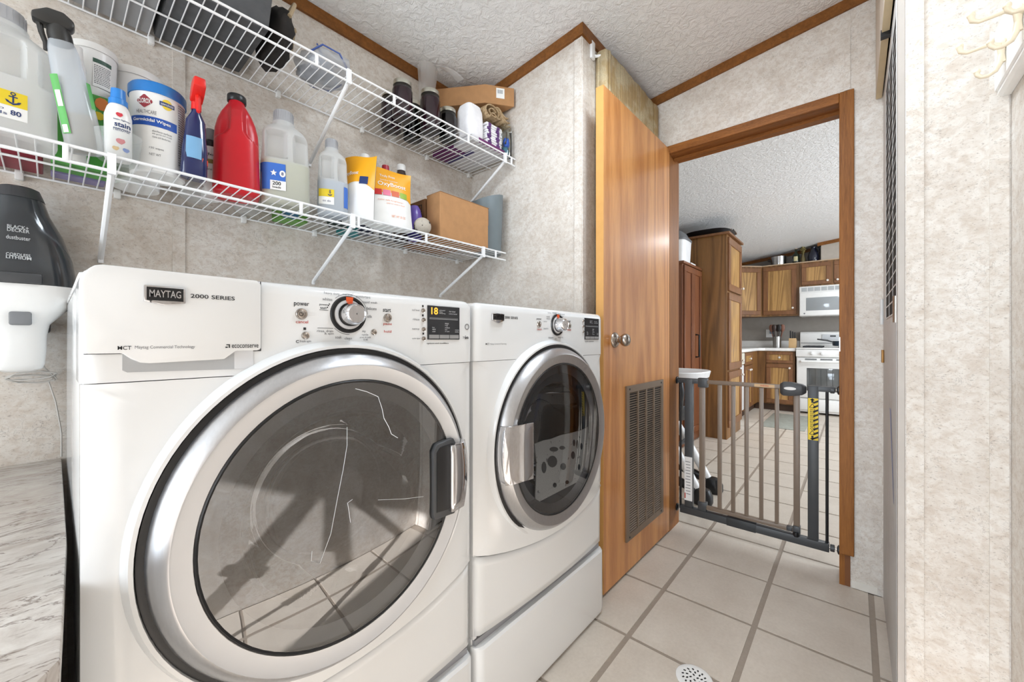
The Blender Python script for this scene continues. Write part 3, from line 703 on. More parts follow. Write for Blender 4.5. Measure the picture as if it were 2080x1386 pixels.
for u_, v_, a, b in ((1125, 913, 9, 5), (1142, 910, 6, 4), (1122, 938, 10, 12), (1105, 950, 5, 12), (1144, 948, 6, 7), (1166, 900, 2.5, 7), (1173, 903, 2.5, 9), (1181, 907, 2.5, 7), (1176, 949, 2.5, 6), (1164, 925, 4, 8), (1127, 986, 4, 5), (1152, 980, 4, 4)):
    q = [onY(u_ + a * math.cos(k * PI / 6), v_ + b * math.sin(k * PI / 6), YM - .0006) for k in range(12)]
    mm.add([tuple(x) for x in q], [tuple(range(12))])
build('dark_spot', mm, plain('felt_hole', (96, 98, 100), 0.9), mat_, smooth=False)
# pedestals
def pedestal(x0, label):
    x1 = x0 + .675; t = thing('pedestal', label, 'pedestal', ((x0 + x1) / 2, 1.1, 0), group='storage pedestals under the machines')
    pm = M(); pm.box(x0 + .006, x1 - .006, .752, 1.49, .012, .2615)
    for fx in (x0 + .05, x1 - .05):
        for fy in (.80, 1.44): pm.lathe([(.018, 0), (.018, .014)], (fx, fy, 0), 'z', 12)
    build('pedestal_frame', pm, WHITE, t, bevel=.004)
    build('grip_recess', M().box(x0 + .010, x1 - .010, .742, .752, .240, .2612), plain('recess_grey', (150, 151, 155), 0.4), t)
    fm = []
    for x, i_ in ((x0 + .002, .026), (x0 + .006, .012), (x0 + .014, .004), (x0 + .028, 0), (x1 - .028, 0), (x1 - .014, .004), (x1 - .006, .012), (x1 - .002, .026)):
        fm.append([(x, y, z) for y, z in ((.752, .246), (.728 + i_ * .8, .246), (.722 + i_ * .8, .240), (.720 + i_ * .8, .03), (.724 + i_ * .8, .012), (.752, .012))])
    build('drawer_front', M().loft(fm), WHITE, t)
    return t
pedestal(.0222, 'white storage pedestal under the washer'); pedestal(.7050, 'white storage pedestal under the dryer')

# ------------------------------------------------------------------ counter on the left
cb = thing('base_cabinet', 'white base cabinet under the stone patterned counter', 'cabinet', (-.5, 1.1, 0))
build('carcass', M().box(-1.09, .0, .60, 1.54, .09, .70), WHITE2, cb, bevel=.002); build('toe_kick', M().box(-1.09, -.01, .66, 1.5, 0, .09), DGREY, cb)
for k in range(2):
    a = -1.08 + .54 * k; d_ = build('cabinet_door', M().box(a, a + .53, .582, .60, .11, .69), WHITE2, cb, bevel=.004)
    build('knob', M().lathe([(.004, 0), (.011, -.016), (.012, -.022), (.002, -.026)], (a + (.48 if k == 0 else .05), .582, .62), 'y', 14), NICK, d_)
ctp = M(); ctp.loft([[(x, y, z) for x, y in ((-1.095, .56), (-.035, .545), (-.008, .552), (.006, .575), (.016, .9), (.018, YB - .003), (-1.095, YB - .003))] for z in (.70, .735)])
tag(build('countertop', ctp, STONE, bevel=.003), 'stone patterned laminate countertop left of the washer', 'countertop')

# ------------------------------------------------------------------ hand vacuum on the wall
hv = thing('hand_vacuum', 'grey and white cordless hand vacuum hanging on the wall', 'vacuum', (-.045, 1.49, 1.18))
cxv, cyv = -.048, 1.475
zpx = lambda v: CAM_H + (690 - v) / FPX * .905
def vsec(v, hpx, hy, yo=0, p=2.4): return sec(cxv, cyv + yo, zpx(v), hpx * .00112, hy, p, 32)
SMOKE = plain('smoky_plastic', (52, 56, 60), 0.12, 0, 0.08, 6, 0.4)
build('nozzle', M().loft([vsec(374, 20, .020), vsec(378, 28, .030), vsec(392, 33, .036), vsec(400, 35.5, .040)]), DGREY, hv)
bowl = build('dust_bowl', M().loft([vsec(398, 34, .038), vsec(430, 43, .046), vsec(470, 61, .054), vsec(520, 75, .058), vsec(560, 81, .060), vsec(578, 81, .060)]), SMOKE, hv, label='smoky translucent dust bowl')
build('vacuum_body', M().loft([vsec(578, 81, .060), vsec(600, 79.5, .060), vsec(622, 71, .056), vsec(642, 55, .050), vsec(658, 42, .040), vsec(680, 38, .032), vsec(715, 37, .026), vsec(742, 35, .024), vsec(752, 31, .020), vsec(757, 20, .012)]), WHITE2, hv)
build('latch', M().box(cxv - .036, cxv + .036, cyv - .068, cyv - .05, zpx(577), zpx(556)), DGREY, hv, bevel=.005)
build('power_switch', M().box(cxv - .013, cxv + .020, cyv - .058, cyv - .035, zpx(661), zpx(634)), MGREY, hv, bevel=.004)
build('charging_bracket', M().box(cxv - .045, cxv + .048, cyv + .02, YB - .002, zpx(676), zpx(640)), BLACK, hv, bevel=.006)
build('wall_mount', M().box(cxv - .03, cxv + .03, cyv + .03, YB - .002, zpx(640), zpx(520)), BLACK, hv, bevel=.006)
m = M()
vt = lambda t_, u0, u1, vb, vt_, b=.0: text(m, t_, lambda s, q: Vector((onY(u0 + (u1 - u0) * s, vb, 1.415).x, 1.413 + .000 + .6 * (onY(u0 + (u1 - u0) * s, vb, 1.415).x - cxv) ** 2 + .018 * max(0, (510 - vb)) / 100, onY((u0 + u1) / 2, vb + (vt_ - vb) * q, 1.415).z)), b)
vt('BLACK+', 14, 58, 464, 457, .012); vt('DECKER', 14, 60, 471, 464, .012); vt('dustbuster', 12, 62, 487, 479, .012); vt('CORDLESS', 12, 62, 521, 515, .012); vt('LITHIUM', 12, 64, 527, 521, .02)
build('lettering', m, plain('light_print', (190, 194, 196), 0.5), bowl, smooth=False)
cp = [(cxv + .012, 1.49, zpx(752)), (cxv + .03, 1.51, zpx(735)), (cxv + .038, 1.515, zpx(752))]
for k in range(34):
    a = k * .95; cp.append((cxv + .018 + .040 * math.cos(a), 1.515 + .008 * math.sin(a * .6), zpx(772) + .010 * math.sin(a) - .006 * math.cos(a * .5)))
cp += [(cxv + .045, 1.53, zpx(785)), (cxv + .056, 1.535, zpx(830)), (cxv + .063, 1.54, zpx(880)), (cxv + .066, 1.54, .80), (cxv + .066, 1.54, .74)]
build('cord', M().tube(cp, .0019, 6), plain('cord_grey', (198, 194, 188), 0.5), hv)

# ------------------------------------------------------------------ lower shelf: bottles and boxes
def base(u, Y, z): a = ray(u, 690); return Vector((a[0] / a[1] * Y, Y, z + .0006))
JUG = milky('milky_plastic', (238, 239, 238), .34, .35)
CAPC = milky('frosted_cap', (200, 201, 205), .18, .3)
face = lambda loc: math.atan2(-loc[1], -loc[0])         # direction from a thing to the aisle where the camera stands
def sstep(a, b, x): t = max(0, min(1, (x - a) / (b - a))); return t * t * (3 - 2 * t)
def interp(tab, x):
    for (x0, y0), (x1, y1) in zip(tab, tab[1:]):
        if x <= x1: return y0 + (y1 - y0) * (x - x0) / (x1 - x0)
    return tab[-1][1]
def moulded(hx, hy, h, wtab, dtab, ctab, ptab, press, nz=84, n=150):    # a blown bottle: outline tables plus pressed-in hand recesses
    secs = []
    for k in range(nz + 1):
        f = k / nz; f = f * wtab[-1][0]; W_, D_, c_, p_ = interp(wtab, f) * hx, interp(dtab, f) * hy, interp(ctab, f) * hx, interp(ptab, f)
        ring_ = []
        for x, y, z in sec(c_, 0, f * h, W_, D_, p_, n): ring_.append((x, y * (1 - press(x / hx, f)), z))
        secs.append(ring_)
    return M().loft(secs)
def jug(label, u, Y, wd, h, liquid, lcol, shift, grp, capk=.43):
    loc = base(u, Y, DL_); a = face(loc) + PI / 2
    t = thing('detergent_jug', label, 'jug', loc, (0, 0, a), grp, local=True)
    hx, hy = wd / 2, wd * .31; r = hx * capk
    wt = [(0, .90), (.015, .98), (.03, 1), (.44, .99), (.50, .96), (.60, .93), (.70, .92), (.75, .89), (.79, .80), (.815, .66), (.83, capk + .10), (.84, capk + .03), (.855, capk + .025), (.87, capk + .025)]
    dt = [(0, .86), (.015, .97), (.03, 1), (.70, .98), (.75, .92), (.79, .84), (.815, .76), (.83, .72), (.84, r / hy * 1.06), (.87, r / hy * 1.05)]
    box_ = lambda x, f, x0, x1, z0, z1: sstep(x0, x0 + .12, x) * (1 - sstep(x1 - .12, x1, x)) * sstep(z0, z0 + .03, f) * (1 - sstep(z1 - .05, z1, f))
    press = lambda x, f: .62 * max(box_(x, f, -.82 + shift, .10 + shift, .46, .765), box_(x, f, .30 + shift, 1.05, .44, .74))
    body = build('bottle', moulded(hx, hy, h, wt, dt, [(0, 0), (.7, 0), (.84, -.08), (.87, -.08)], [(0, 3.4), (.7, 3.2), (.84, 2), (.87, 2)], press), JUG, t)
    cap = M().lathe([(r * 1.0, 0), (r * 1.0, h * .012), (r * .97, h * .016), (r * .90, h * .12), (r * .84, h * .125), (0.001, h * .125)], (-hx * .08, 0, h * .868), 'z', 28, cap=False)
    for k in range(24):
        an = 2 * PI * k / 24; cap.box(-.0006, .0006, 0, .0012, 0, h * .09, Matrix.Translation((-hx * .08, 0, h * .888)) @ Matrix.Rotation(an, 4, 'Z') @ Matrix.Translation((0, r * .93, 0)))
    build('cap', cap, CAPC, t)
    if liquid:
        build('liquid', M().loft([sec(0, 0, .003, hx * .90, hy * .88, 3.4), sec(0, 0, .03 * h, hx * .975, hy * .965, 3.4), sec(0, 0, .44 * h, hx * .965, hy * .96, 3.3), sec(0, 0, liquid * h, hx * .94, hy * .94, 3.2)]), lcol, body)
    return t, body, hx, hy, 0, h
def lab(m, hx, hy, x0, x1, z0, z1, p=3.4, off=.0008, nz=1):     # label patch hugging the front of a jug
    def fn(s, q):
        x = x0 + (x1 - x0) * s; y = -hy * (1 - min(1, abs(x / hx)) ** p) ** (1 / p) - off
        return Vector((x, y, z0 + (z1 - z0) * q))
    return fn
YEL = plain('label_yellow', (228, 200, 40), 0.5); BLU = plain('label_blue', (56, 108, 196), 0.5); NAVY = plain('label_navy', (30, 52, 104), 0.5)
def anchor(m, fn):
    def P(a, b): return fn(a, b)
    for poly in ([(.46, .2), (.54, .2), (.54, .78), (.46, .78)], [(.30, .60), (.70, .60), (.70, .68), (.30, .68)], [(.14, .38), (.22, .20), (.5, .06), (.78, .20), (.86, .38), (.72, .34), (.66, .26), (.5, .17), (.34, .26), (.28, .34)]):
        k = len(m.v); m.v += [tuple(P(a, b)) for a, b in poly]; m.f.append(tuple(range(k, k + len(poly))))
    k = len(m.v); n = 12
    for i in range(n):
        a = 2 * PI * i / n; m.v += [tuple(P(.5 + .07 * math.cos(a), .86 + .07 * math.sin(a))), tuple(P(.5 + .13 * math.cos(a), .86 + .13 * math.sin(a)))]
    m.f += [(k + 2 * i, k + 2 * i + 1, k + (2 * i + 3) % (2 * n), k + (2 * i + 2) % (2 * n)) for i in range(n)]
G_J = 'translucent detergent jugs on the lower shelf'
LIQ1 = milky('pale_yellow_liquid', (196, 194, 120), .15, .3, .2); LIQ2 = milky('pale_blue_liquid', (168, 190, 216), .15, .3, .2)
t, b, hx, hy, hb, h = jug('big empty translucent jug with anchor label, leftmost on lower shelf', 8, 1.335, .146, .272, 0, None, .30, G_J, .52)
m = M(); f_ = lab(m, hx, hy, -.050, .030, .036, .092); patch(m, f_); build('label', m, PAPER, b)
m = M(); f_ = lab(m, hx, hy, -.050, .030, .062, .092, off=.0013); patch(m, f_); build('label_band', m, YEL, b)
m = M(); anchor(m, lab(m, hx, hy, -.003, .026, .063, .091, off=.0018)); text(m, 'up to', lab(m, hx, hy, -.032, .0, .050, .056, off=.0014)); text(m, 'loads', lab(m, hx, hy, -.030, .004, .042, .048, off=.0014)); text(m, '80', lab(m, hx, hy, .008, .022, .044, .054, off=.0014), .02); build('lettering', m, NAVY, b, smooth=False)
t, b, hx, hy, hb, h = jug('large jug half full of pale yellow liquid with blue label', 580, 1.345, .134, .298, .44, LIQ1, 0, G_J)
m = M(); patch(m, lab(m, hx, hy, -.066, .0, .040, .120)); build('label', m, BLU, b)
m = M(); patch(m, lab(m, hx, hy, -.040, .001, .040, .068, off=.0013)); build('label_band', m, PAPER, b)
m = M(); text(m, '200', lab(m, hx, hy, -.034, -.012, .054, .065, off=.0018), .02); text(m, 'loads', lab(m, hx, hy, -.034, -.012, .045, .051, off=.0018), .02); build('lettering', m, INK, b, smooth=False)
m = M(); fn = lab(m, hx, hy, -.040, -.022, .080, .100, off=.0018)
k = len(m.v); pts = [(.5 + (.5 if i % 2 == 0 else .22) * math.cos(PI / 2 + i * PI / 5), .5 + (.5 if i % 2 == 0 else .22) * math.sin(PI / 2 + i * PI / 5)) for i in range(10)]
m.v += [tuple(fn(a_, b_)) for a_, b_ in pts]; m.f.append(tuple(range(k, k + 10)))
build('star_mark', m, PAPER, b, smooth=False); m = M(); fn2 = lab(m, hx, hy, -.016, .0, .080, .100, off=.0018); k = len(m.v); m.v += [tuple(fn2(.5 + .5 * math.cos(i * PI / 8), .5 + .5 * math.sin(i * PI / 8))) for i in range(16)]; m.f.append(tuple(range(k, k + 16)))
build('label_marks', m, PAPER, b, smooth=False)
m = M(); text(m, '8', lab(m, hx, hy, -.011, -.005, .085, .095, off=.0022), .02); build('lettering', m, NAVY, b, smooth=False)
t, b, hx, hy, hb, h = jug('small jug of pale blue liquid with anchor label beside the pouches', 676, 1.33, .094, .262, .40, LIQ2, 0, G_J)
m = M(); patch(m, lab(m, hx, hy, -.042, .004, .035, .085)); build('label', m, PAPER, b)
m = M(); patch(m, lab(m, hx, hy, -.042, .004, .060, .085, off=.0013)); build('label_band', m, YEL, b)
m = M(); anchor(m, lab(m, hx, hy, -.018, .001, .061, .083, off=.0018)); text(m, 'to do', lab(m, hx, hy, -.030, -.006, .043, .050, off=.0014)); build('lettering', m, NAVY, b, smooth=False)
m = M(); patch(m, lab(m, hx, hy, .034, .047, .03, .10)); build('side_label', m, BLU, b)

# red jug
loc = base(481, 1.36, DL_); t = thing('bleach_jug', 'big red plastic jug with black cap in the middle of shelf', 'jug', loc, (0, 0, face(loc) + PI / 2), local=True)
RED = plain('red_plastic', (196, 22, 36), 0.32, 0, 0.03)
hx, hy = .0545, .046
def rp(x, f):
    wr = interp([(0, 1.2), (.50, 1.2), (.56, .80), (.60, .42), (.65, .25), (.80, .21), (1, .24)], f)
    return .34 * sstep(wr, wr + .20, abs(x)) * sstep(.47, .56, f) * (1 - .75 * sstep(.82, .95, f))
bb = build('bottle', moulded(hx, hy, .280, [(0, .93), (.02, 1.02), (.10, 1.05), (.40, 1.0), (.58, .985), (.68, .95), (.78, .84), (.86, .68), (.92, .50), (.97, .36), (1, .35)], [(0, .9), (.02, 1), (.56, 1), (.75, .94), (.86, .84), (.93, .66), (1, .44)], [(0, 0), (1, 0)], [(0, 3.2), (.6, 3), (.85, 2.3), (1, 2)], rp), RED, t)
build('cap', M().lathe([(.022, 0), (.0235, .002), (.0235, .018), (.0225, .020), (.001, .020)], (0, 0, .276), 'z', 24), BLACK, t)

# trigger sprays
def spray(name, label, u, Y, tilt, wd, dp, h, bodymat, headmat, flip, twist=0.0):
    loc = base(u, Y, DL_); t = thing(name, label, 'spray bottle', loc + Vector((0, 0, .004 + abs(tilt) * wd * .5)), local=True)
    a = face(loc) + PI / 2
    t.rotation_mode = 'XYZ'; t.rotation_euler = (Matrix.Rotation(a, 4, 'Z') @ Matrix.Rotation(tilt, 4, 'Y') @ Matrix.Rotation(twist, 4, 'Z')).to_euler()
    hx, hy = wd / 2, dp / 2; hn = h * .70
    b = build('bottle', M().loft([sec(0, 0, 0, hx * .88, hy * .88, 2.8), sec(0, 0, .005, hx, hy, 2.8), sec(0, 0, hn * .42, hx * .92, hy * .95, 2.6), sec(0, 0, hn * .62, hx * .70, hy * .8, 2.4), sec(0, 0, hn * .84, hx * .64, hy * .72, 2.2), sec(0, 0, hn * .96, hx * .56, hx * .56, 2), sec(0, 0, hn, hx * .50, hx * .50, 2)]), bodymat, t)
    s = flip
    hd = M(); r = hx * .60
    hd.lathe([(r, 0), (r, h * .07), (r * .8, h * .08), (r * .7, h * .10)], (0, 0, hn), 'z', 20)
    head = build('spray_head', hd, headmat, t)
    z0 = hn + h * .08
    build('nozzle', M().loft([[(0 + x, y, z) for y, z in ((-.013, z0 + zb), (.013, z0 + zb), (.011, z0 + zt), (-.011, z0 + zt))] for x, zb, zt in ((s * -.020, .012, h * .17), (s * -.004, .0, h * .215), (s * .020, .006, h * .21), (s * .042, .018, h * .185), (s * .052, .022, h * .165))]), headmat, head, bevel=.003)
    build('trigger', M().tube([(s * .020, 0, z0 + .012), (s * .030, 0, z0 - .006), (s * .032, 0, z0 - .026), (s * .040, 0, z0 - .040)], [.006, .006, .0055, .004], 8), headmat, head)
    return t, b, hx, hy, hn
CLR = milky('clear_pet', (226, 232, 238), .42, .3, .12)
loc = base(176, 1.298, DL_); t = thing('spray_bottle', 'clear spray bottle with black trigger head tilted to the left', 'spray bottle', loc + Vector((0, 0, .007)), local=True)
t.rotation_euler = (Matrix.Rotation(face(loc) + PI / 2, 4, 'Z') @ Matrix.Rotation(-.165, 4, 'Y')).to_euler()
hx, hy, hn = .0315, .025, .232
b = build('bottle', M().loft([sec(0, 0, z, hx * a, hy * c, p_, 36) for z, a, c, p_ in ((0, .86, .86, 2.8), (.006, 1, 1, 2.8), (.08, .95, .96, 2.7), (.15, .84, .88, 2.6), (.19, .78, .84, 2.5), (.21, .74, .80, 2.3), (.224, .66, .74, 2.1), (.232, .56, .70, 2))]), CLR, t)
build('liquid', M().loft([sec(0, 0, z, hx * a, hy * c, 2.7, 32) for z, a, c in ((.003, .84, .84), (.008, .97, .96), (.075, .925, .93))]), milky('beige_liquid', (190, 176, 146), .15, .3), b)
BSP = plain('black_spray', (46, 45, 43), .38)
hd = build('spray_head', M().lathe([(.019, 0), (.0192, .016), (.0175, .028), (.015, .034)], (0, 0, .226), 'z', 24), BSP, t)
build('hood', M().prism([(-.036, .262), (-.034, .276), (-.010, .290), (.014, .288), (.027, .274), (.026, .262), (.018, .254), (-.020, .256)], -.015, .015, 'xz'), BSP, hd, bevel=.005)
build('trigger', M().tube([(-.026, 0, .260), (-.026, 0, .240), (-.0235, 0, .220), (-.026, 0, .205)], [.005, .0048, .0042, .0035], 8), BSP, hd)
m = M(); patch(m, lab(m, hx, hy, -.0295, -.018, .03, .150, 2.9, .0015)); build('label', m, plain('label_green', (96, 176, 92), .5), b)
m = M(); patch(m, lab(m, hx, hy, -.0285, -.021, .032, .048, 2.9, .0022)); patch(m, lab(m, hx, hy, -.0275, -.020, .085, .118, 2.9, .0022)); build('label_marks', m, PAPER, b)
m = M(); patch(m, lab(m, hx, hy, .023, .0295, .09, .145, 2.9, .0015)); build('label', m, MATS['label_green'], b)
t, b, hx, hy, hn = spray('spray_bottle', 'dark blue spray bottle with bright red trigger head', 393, 1.296, .03, .036, .056, .258, plain('navy_bottle', (30, 40, 88), .15, 0, .05, 8, .3), plain('red_trigger', (222, 38, 30), .35), -1, PI / 2 + .12)
m = M(); m.grid(lambda s, q: Vector((hx * 1.03 * math.cos(-2.6 + 1.4 * s), hy * 1.02 * math.sin(-2.6 + 1.4 * s), .042 + .014 * q)), 8, 1); build('label_band', m, plain('orange_band', (226, 88, 52), .5), b)
m = M(); m.grid(lambda s, q: Vector((hx * 1.03 * math.cos(2.4 + 1.2 * s), hy * 1.02 * math.sin(2.4 + 1.2 * s), .05 + .055 * q)), 8, 1); build('label', m, plain('sky_label', (120, 168, 206), .5), b)

# small blue-capped bottle in a clear cup
loc = base(240, 1.287, DL_); a = face(loc) + PI / 2
cup = thing('measuring_cup', 'clear plastic cup holding the blue capped bottle', 'cup', loc, (0, 0, a), local=True)
build('cup_wall', M().lathe([(.032, 0), (.034, .003), (.0405, .062), (.0418, .062), (.0355, .003), (.033, .0)], (0, 0, 0), 'z', 30, cap=False), milky('cup_plastic', (226, 230, 228), .82, .3, .1), cup)
t = thing('stain_remover', 'small white bottle with blue cap standing in clear cup', 'bottle', loc + Vector((0, 0, .003)), (0, 0, a), local=True)
b = build('bottle', M().loft([sec(0, 0, 0, .021, .017, 2.6), sec(0, 0, .004, .0235, .019, 2.6), sec(0, 0, .10, .0235, .019, 2.6), sec(0, 0, .118, .019, .017, 2.3), sec(0, 0, .128, .014, .014, 2)]), WHITE2, t)
build('cap', M().lathe([(.0165, 0), (.0165, .012), (.0135, .014), (.0125, .036), (.001, .037)], (0, 0, .126), 'z', 24), plain('blue_cap', (44, 128, 206), .35), t)
m = M(); text(m, 'stain', lab(m, .0235, .019, -.006, .0205, .072, .083, 2.6), .02); text(m, 'remover', lab(m, .0235, .019, -.008, .0205, .062, .069, 2.6), .02); text(m, 'stain fighter', lab(m, .0235, .019, -.008, .0205, .086, .090, 2.6), .01); build('lettering', m, NAVY, b, smooth=False)
m = M(); mk = lambda x, z, r: m.add([tuple(lab(m, .0235, .019, 0, 1, 0, 1, 2.6)(x + r * math.cos(i * .7), z + r * (.8 + .2 * math.sin(i * 2.1)) * math.sin(i * .7))) for i in range(9)], [tuple(range(9))])
mk(.002, .100, .006); mk(.004, .040, .008); build('label_marks', m, plain('splash_red', (206, 60, 72), .5), b, smooth=False)
m = M(); mk(-.004, .022, .006); build('label_marks', m, plain('splash_gold', (216, 170, 70), .5), b, smooth=False)
m = M(); mk(.013, .022, .006); build('label_marks', m, BLU, b, smooth=False)

# wipes canister
loc = base(321, 1.348, DL_); a = face(loc) + PI / 2
t = thing('wipes_canister', 'white disinfecting wipes canister with blue lid', 'canister', loc, (0, 0, a), local=True)
R = .0535
b = build('canister', M().lathe([(R - .004, 0), (R, .004), (R, .193), (R + .001, .195)], (0, 0, 0), 'z', 40), WHITE2, t)
build('lid', M().lathe([(R + .003, 0), (R + .003, .022), (R - .001, .028), (R - .012, .030), (.001, .031)], (0, 0, .194), 'z', 40), plain('lid_blue', (28, 116, 190), .35), t)
wr_ = lambda a0, a1, z0, z1, off=.0006: wrap(R + off, -PI / 2 + a0, -PI / 2 + a1, z0, z1)
m = M(); patch(m, wr_(-1.1, .72, .112, .134), 20); build('label_band', m, plain('wipes_blue', (24, 78, 168), .5), b)
m = M(); text(m, 'Germicidal Wipes', wr_(-.95, .45, .119, .129, .0012), .02); build('lettering', m, PAPER, b, smooth=False)
m = M(); 
q_ = wr_(-.78, -.18, .154, .186, .0007); blob(m, q_, [(0, .5), (.06, .62), (.44, .98), (.5, 1), (.56, .98), (.94, .62), (1, .5), (.94, .38), (.56, .02), (.5, 0), (.44, .02), (.06, .38)])
build('logo_diamond', m, plain('logo_red', (150, 40, 52), .5), b, smooth=False)
m = M(); text(m, 'CLOROX', wr_(-.72, -.24, .164, .176, .0013), .02); build('lettering', m, PAPER, b, smooth=False)
m = M(); text(m, 'HEALTHCARE', wr_(-.80, -.05, .140, .149), .0); text(m, 'disinfects surfaces', wr_(-.20, .5, .098, .103)); text(m, 'kills germs and viruses', wr_(-.20, .5, .091, .096)); text(m, 'cleans and deodorizes', wr_(-.20, .45, .084, .089)); text(m, '150 wipes', wr_(-.3, .2, .055, .061)); text(m, 'NET WT', wr_(-.3, .1, .040, .046))
build('lettering', m, INKG, b, smooth=False)
m = M(); q_ = wr_(.12, .52, .160, .186, .0008); blob(m, q_, [(.5 + .5 * math.cos(i * PI / 10), .5 + .5 * math.sin(i * PI / 10)) for i in range(20)]); build('logo_roundel', m, YEL, b, smooth=False)
m = M(); patch(m, wr_(.05, .60, .168, .178, .0012), 8); build('roundel_band', m, NAVY, b)
m = M(); text(m, 'tuberculocidal', wr_(.09, .55, .170, .176, .0017)); build('lettering', m, PAPER, b, smooth=False)
m = M(); patch(m, wr_(.76, 1.35, .03, .19), 10); build('fine_print_panel', m, plain('print_grey', (206, 206, 210), .5), b)
m = M(); rl = random.Random(5)
for row in range(26):
    a_ = .79
    while a_ < 1.3: l_ = rl.uniform(.03, .10); patch(m, wr_(a_, min(1.33, a_ + l_), .034 + .006 * row, .037 + .006 * row, .0012), 2); a_ += l_ + .02
build('fine_print', m, INKG, b, smooth=False)

# gloss bottle
loc = base(428, 1.433, DL_); a = face(loc) + PI / 2
t = thing('gloss_bottle', 'slim white labelled bottle with black collar and grey pump', 'bottle', loc, (0, 0, a), local=True)
b = build('bottle', M().lathe([(.022, 0), (.024, .003), (.024, .150), (.020, .162)], (0, 0, 0), 'z', 28), WHITE2, t)
build('collar', M().lathe([(.0245, 0), (.0245, .014), (.017, .022), (.001, .023)], (0, 0, .150), 'z', 28), BLACK, t)
build('pump', M().lathe([(.014, 0), (.014, .030), (.012, .034), (.001, .034)], (0, 0, .172), 'z', 24), milky('grey_pump', (150, 150, 154), .2), t)
g_ = lambda a0, a1, z0, z1, off=.0008: wrap(.024 + off, -PI / 2 + a0, -PI / 2 + a1, z0, z1)
m = M(); patch(m, g_(-1.2, 1.2, .100, .112)); build('label_band', m, plain('gold_band', (150, 132, 70), .4), b)
m = M(); text(m, 'gloss', g_(-.6, .9, .120, .130), .015); text(m, 'finish', g_(-.5, .6, .080, .086)); build('lettering', m, INK, b, smooth=False)

def carton(name, label, cat, x0, x1, y0, y1, z0, z1, mat, bev=.002, rot=0, grp=None):
    t = thing(name, label, cat, ((x0 + x1) / 2, (y0 + y1) / 2, z0), group=grp)
    return t, build('box', M().box(x0, x1, y0, y1, z0, z1), mat, t, bevel=bev, segs=1)
Z0 = DL_ + .0008
GRN = plain('green_carton', (74, 158, 62), .45)
t, b = carton('soap_box', 'green carton with orange pictures behind the tilted spray bottle', 'box', .000, .096, 1.388, 1.47, Z0, 1.632, GRN)
m = M()
for k in range(3):
    zz = 1.60 - .034 * k - .03; m.add([(.046 + .010 * math.cos(i * .6283), 1.3872, zz + .011 * math.sin(i * .6283)) for i in range(10)], [tuple(range(10))])
text(m, 'pods', flat((.040, 1.3872, 1.610), (1, 0, 0), (0, 0, 1), .026, .010), .01)
build('white_rings', m, plain('pale_mint', (206, 226, 200), .5), b, smooth=False)
m = M().add([(.082 + .013 * math.cos(i * .6283), 1.3868, 1.612 + .016 * math.sin(i * .6283)) for i in range(10)], [tuple(range(10))]); build('orange_picture', m, plain('orange_fruit', (228, 132, 60), .5), b, smooth=False)
m = M().add([(.076 + .010 * math.cos(i * .6283), 1.3866, 1.582 + .010 * math.sin(i * .6283)) for i in range(10)], [tuple(range(10))]); build('yellow_picture', m, YEL, b, smooth=False)
carton('box', 'maroon flat carton lying on lower shelf behind the big leftmost jug', 'box', -.16, -.012, 1.415, 1.53, Z0, 1.50, plain('maroon_carton', (136, 34, 52), .5))
carton('box', 'lavender slim carton lying at the back against the wall', 'box', .0, .094, 1.49, 1.535, Z0, 1.475, plain('lavender_carton', (140, 132, 172), .5))
def tub(label, u, Y, z, r, h, bandcol=None, slots=True):
    loc = base(u, Y, z); t = thing('plastic_tub', label, 'tub', loc, (0, 0, face(loc) + PI / 2), 'white plastic tubs at the back', local=True)
    b = build('tub', M().lathe([(r * .90, 0), (r * .92, .003), (r, h * .88)], (0, 0, 0), 'z', 36), WHITE2, t)
    build('lid', M().lathe([(r * 1.05, 0), (r * 1.05, h * .10), (r * 1.02, h * .13), (r * .9, h * .14), (.001, h * .14)], (0, 0, h * .86), 'z', 36), plain('white_lid', (232, 230, 226), .35), t)
    if slots:
        m = M(); patch(m, wrap(r * .985, -1.62, -.75, h * .16, h * .70)); build('label', m, PAPER, b)
        m = M(); rl = random.Random(int(u))
        for row in range(11):
            a_ = -1.57
            while a_ < -.86: l_ = rl.uniform(.03, .10); patch(m, wrap(r * .9895, a_, min(-.80, a_ + l_), h * (.22 + .034 * row), h * (.237 + .034 * row)), 2); a_ += l_ + .02
        build('fine_print', m, INKG, b, smooth=False)
        m = M(); patch(m, wrap(r * .990, -1.62, -.75, h * .62, h * .70)); build('label_band', m, plain('label_dark_green', (52, 84, 70), .5), b)
    if bandcol: m = M(); patch(m, wrap(r * 1.005, -3.1, .2, h * .70, h * .84), 24); build('label_band', m, bandcol, b)
    return t
tub('white tub with printed label standing on the green carton', 191, 1.430, 1.6325, .041, .125)
tub('white canister with orange band behind the wipes canister', 277, 1.484, DL_, .052, .158, plain('orange_label', (226, 112, 48), .5), False)
tub('white tub with date stamp stacked behind the wipes canister', 279, 1.484, DL_ + .1595, .053, .15)
loc = base(153, 1.366, DL_); t = thing('slim_bottle', 'slim plain white bottle hidden behind the tilted spray bottle', 'bottle', loc, local=True)
build('bottle', M().lathe([(.016, 0), (.018, .003), (.018, .22), (.012, .24)], (0, 0, 0), 'z', 20), WHITE2, t); build('cap', M().lathe([(.013, 0), (.012, .03), (.001, .031)], (0, 0, .238), 'z', 20), plain('white_cap', (236, 234, 230), .4), t)
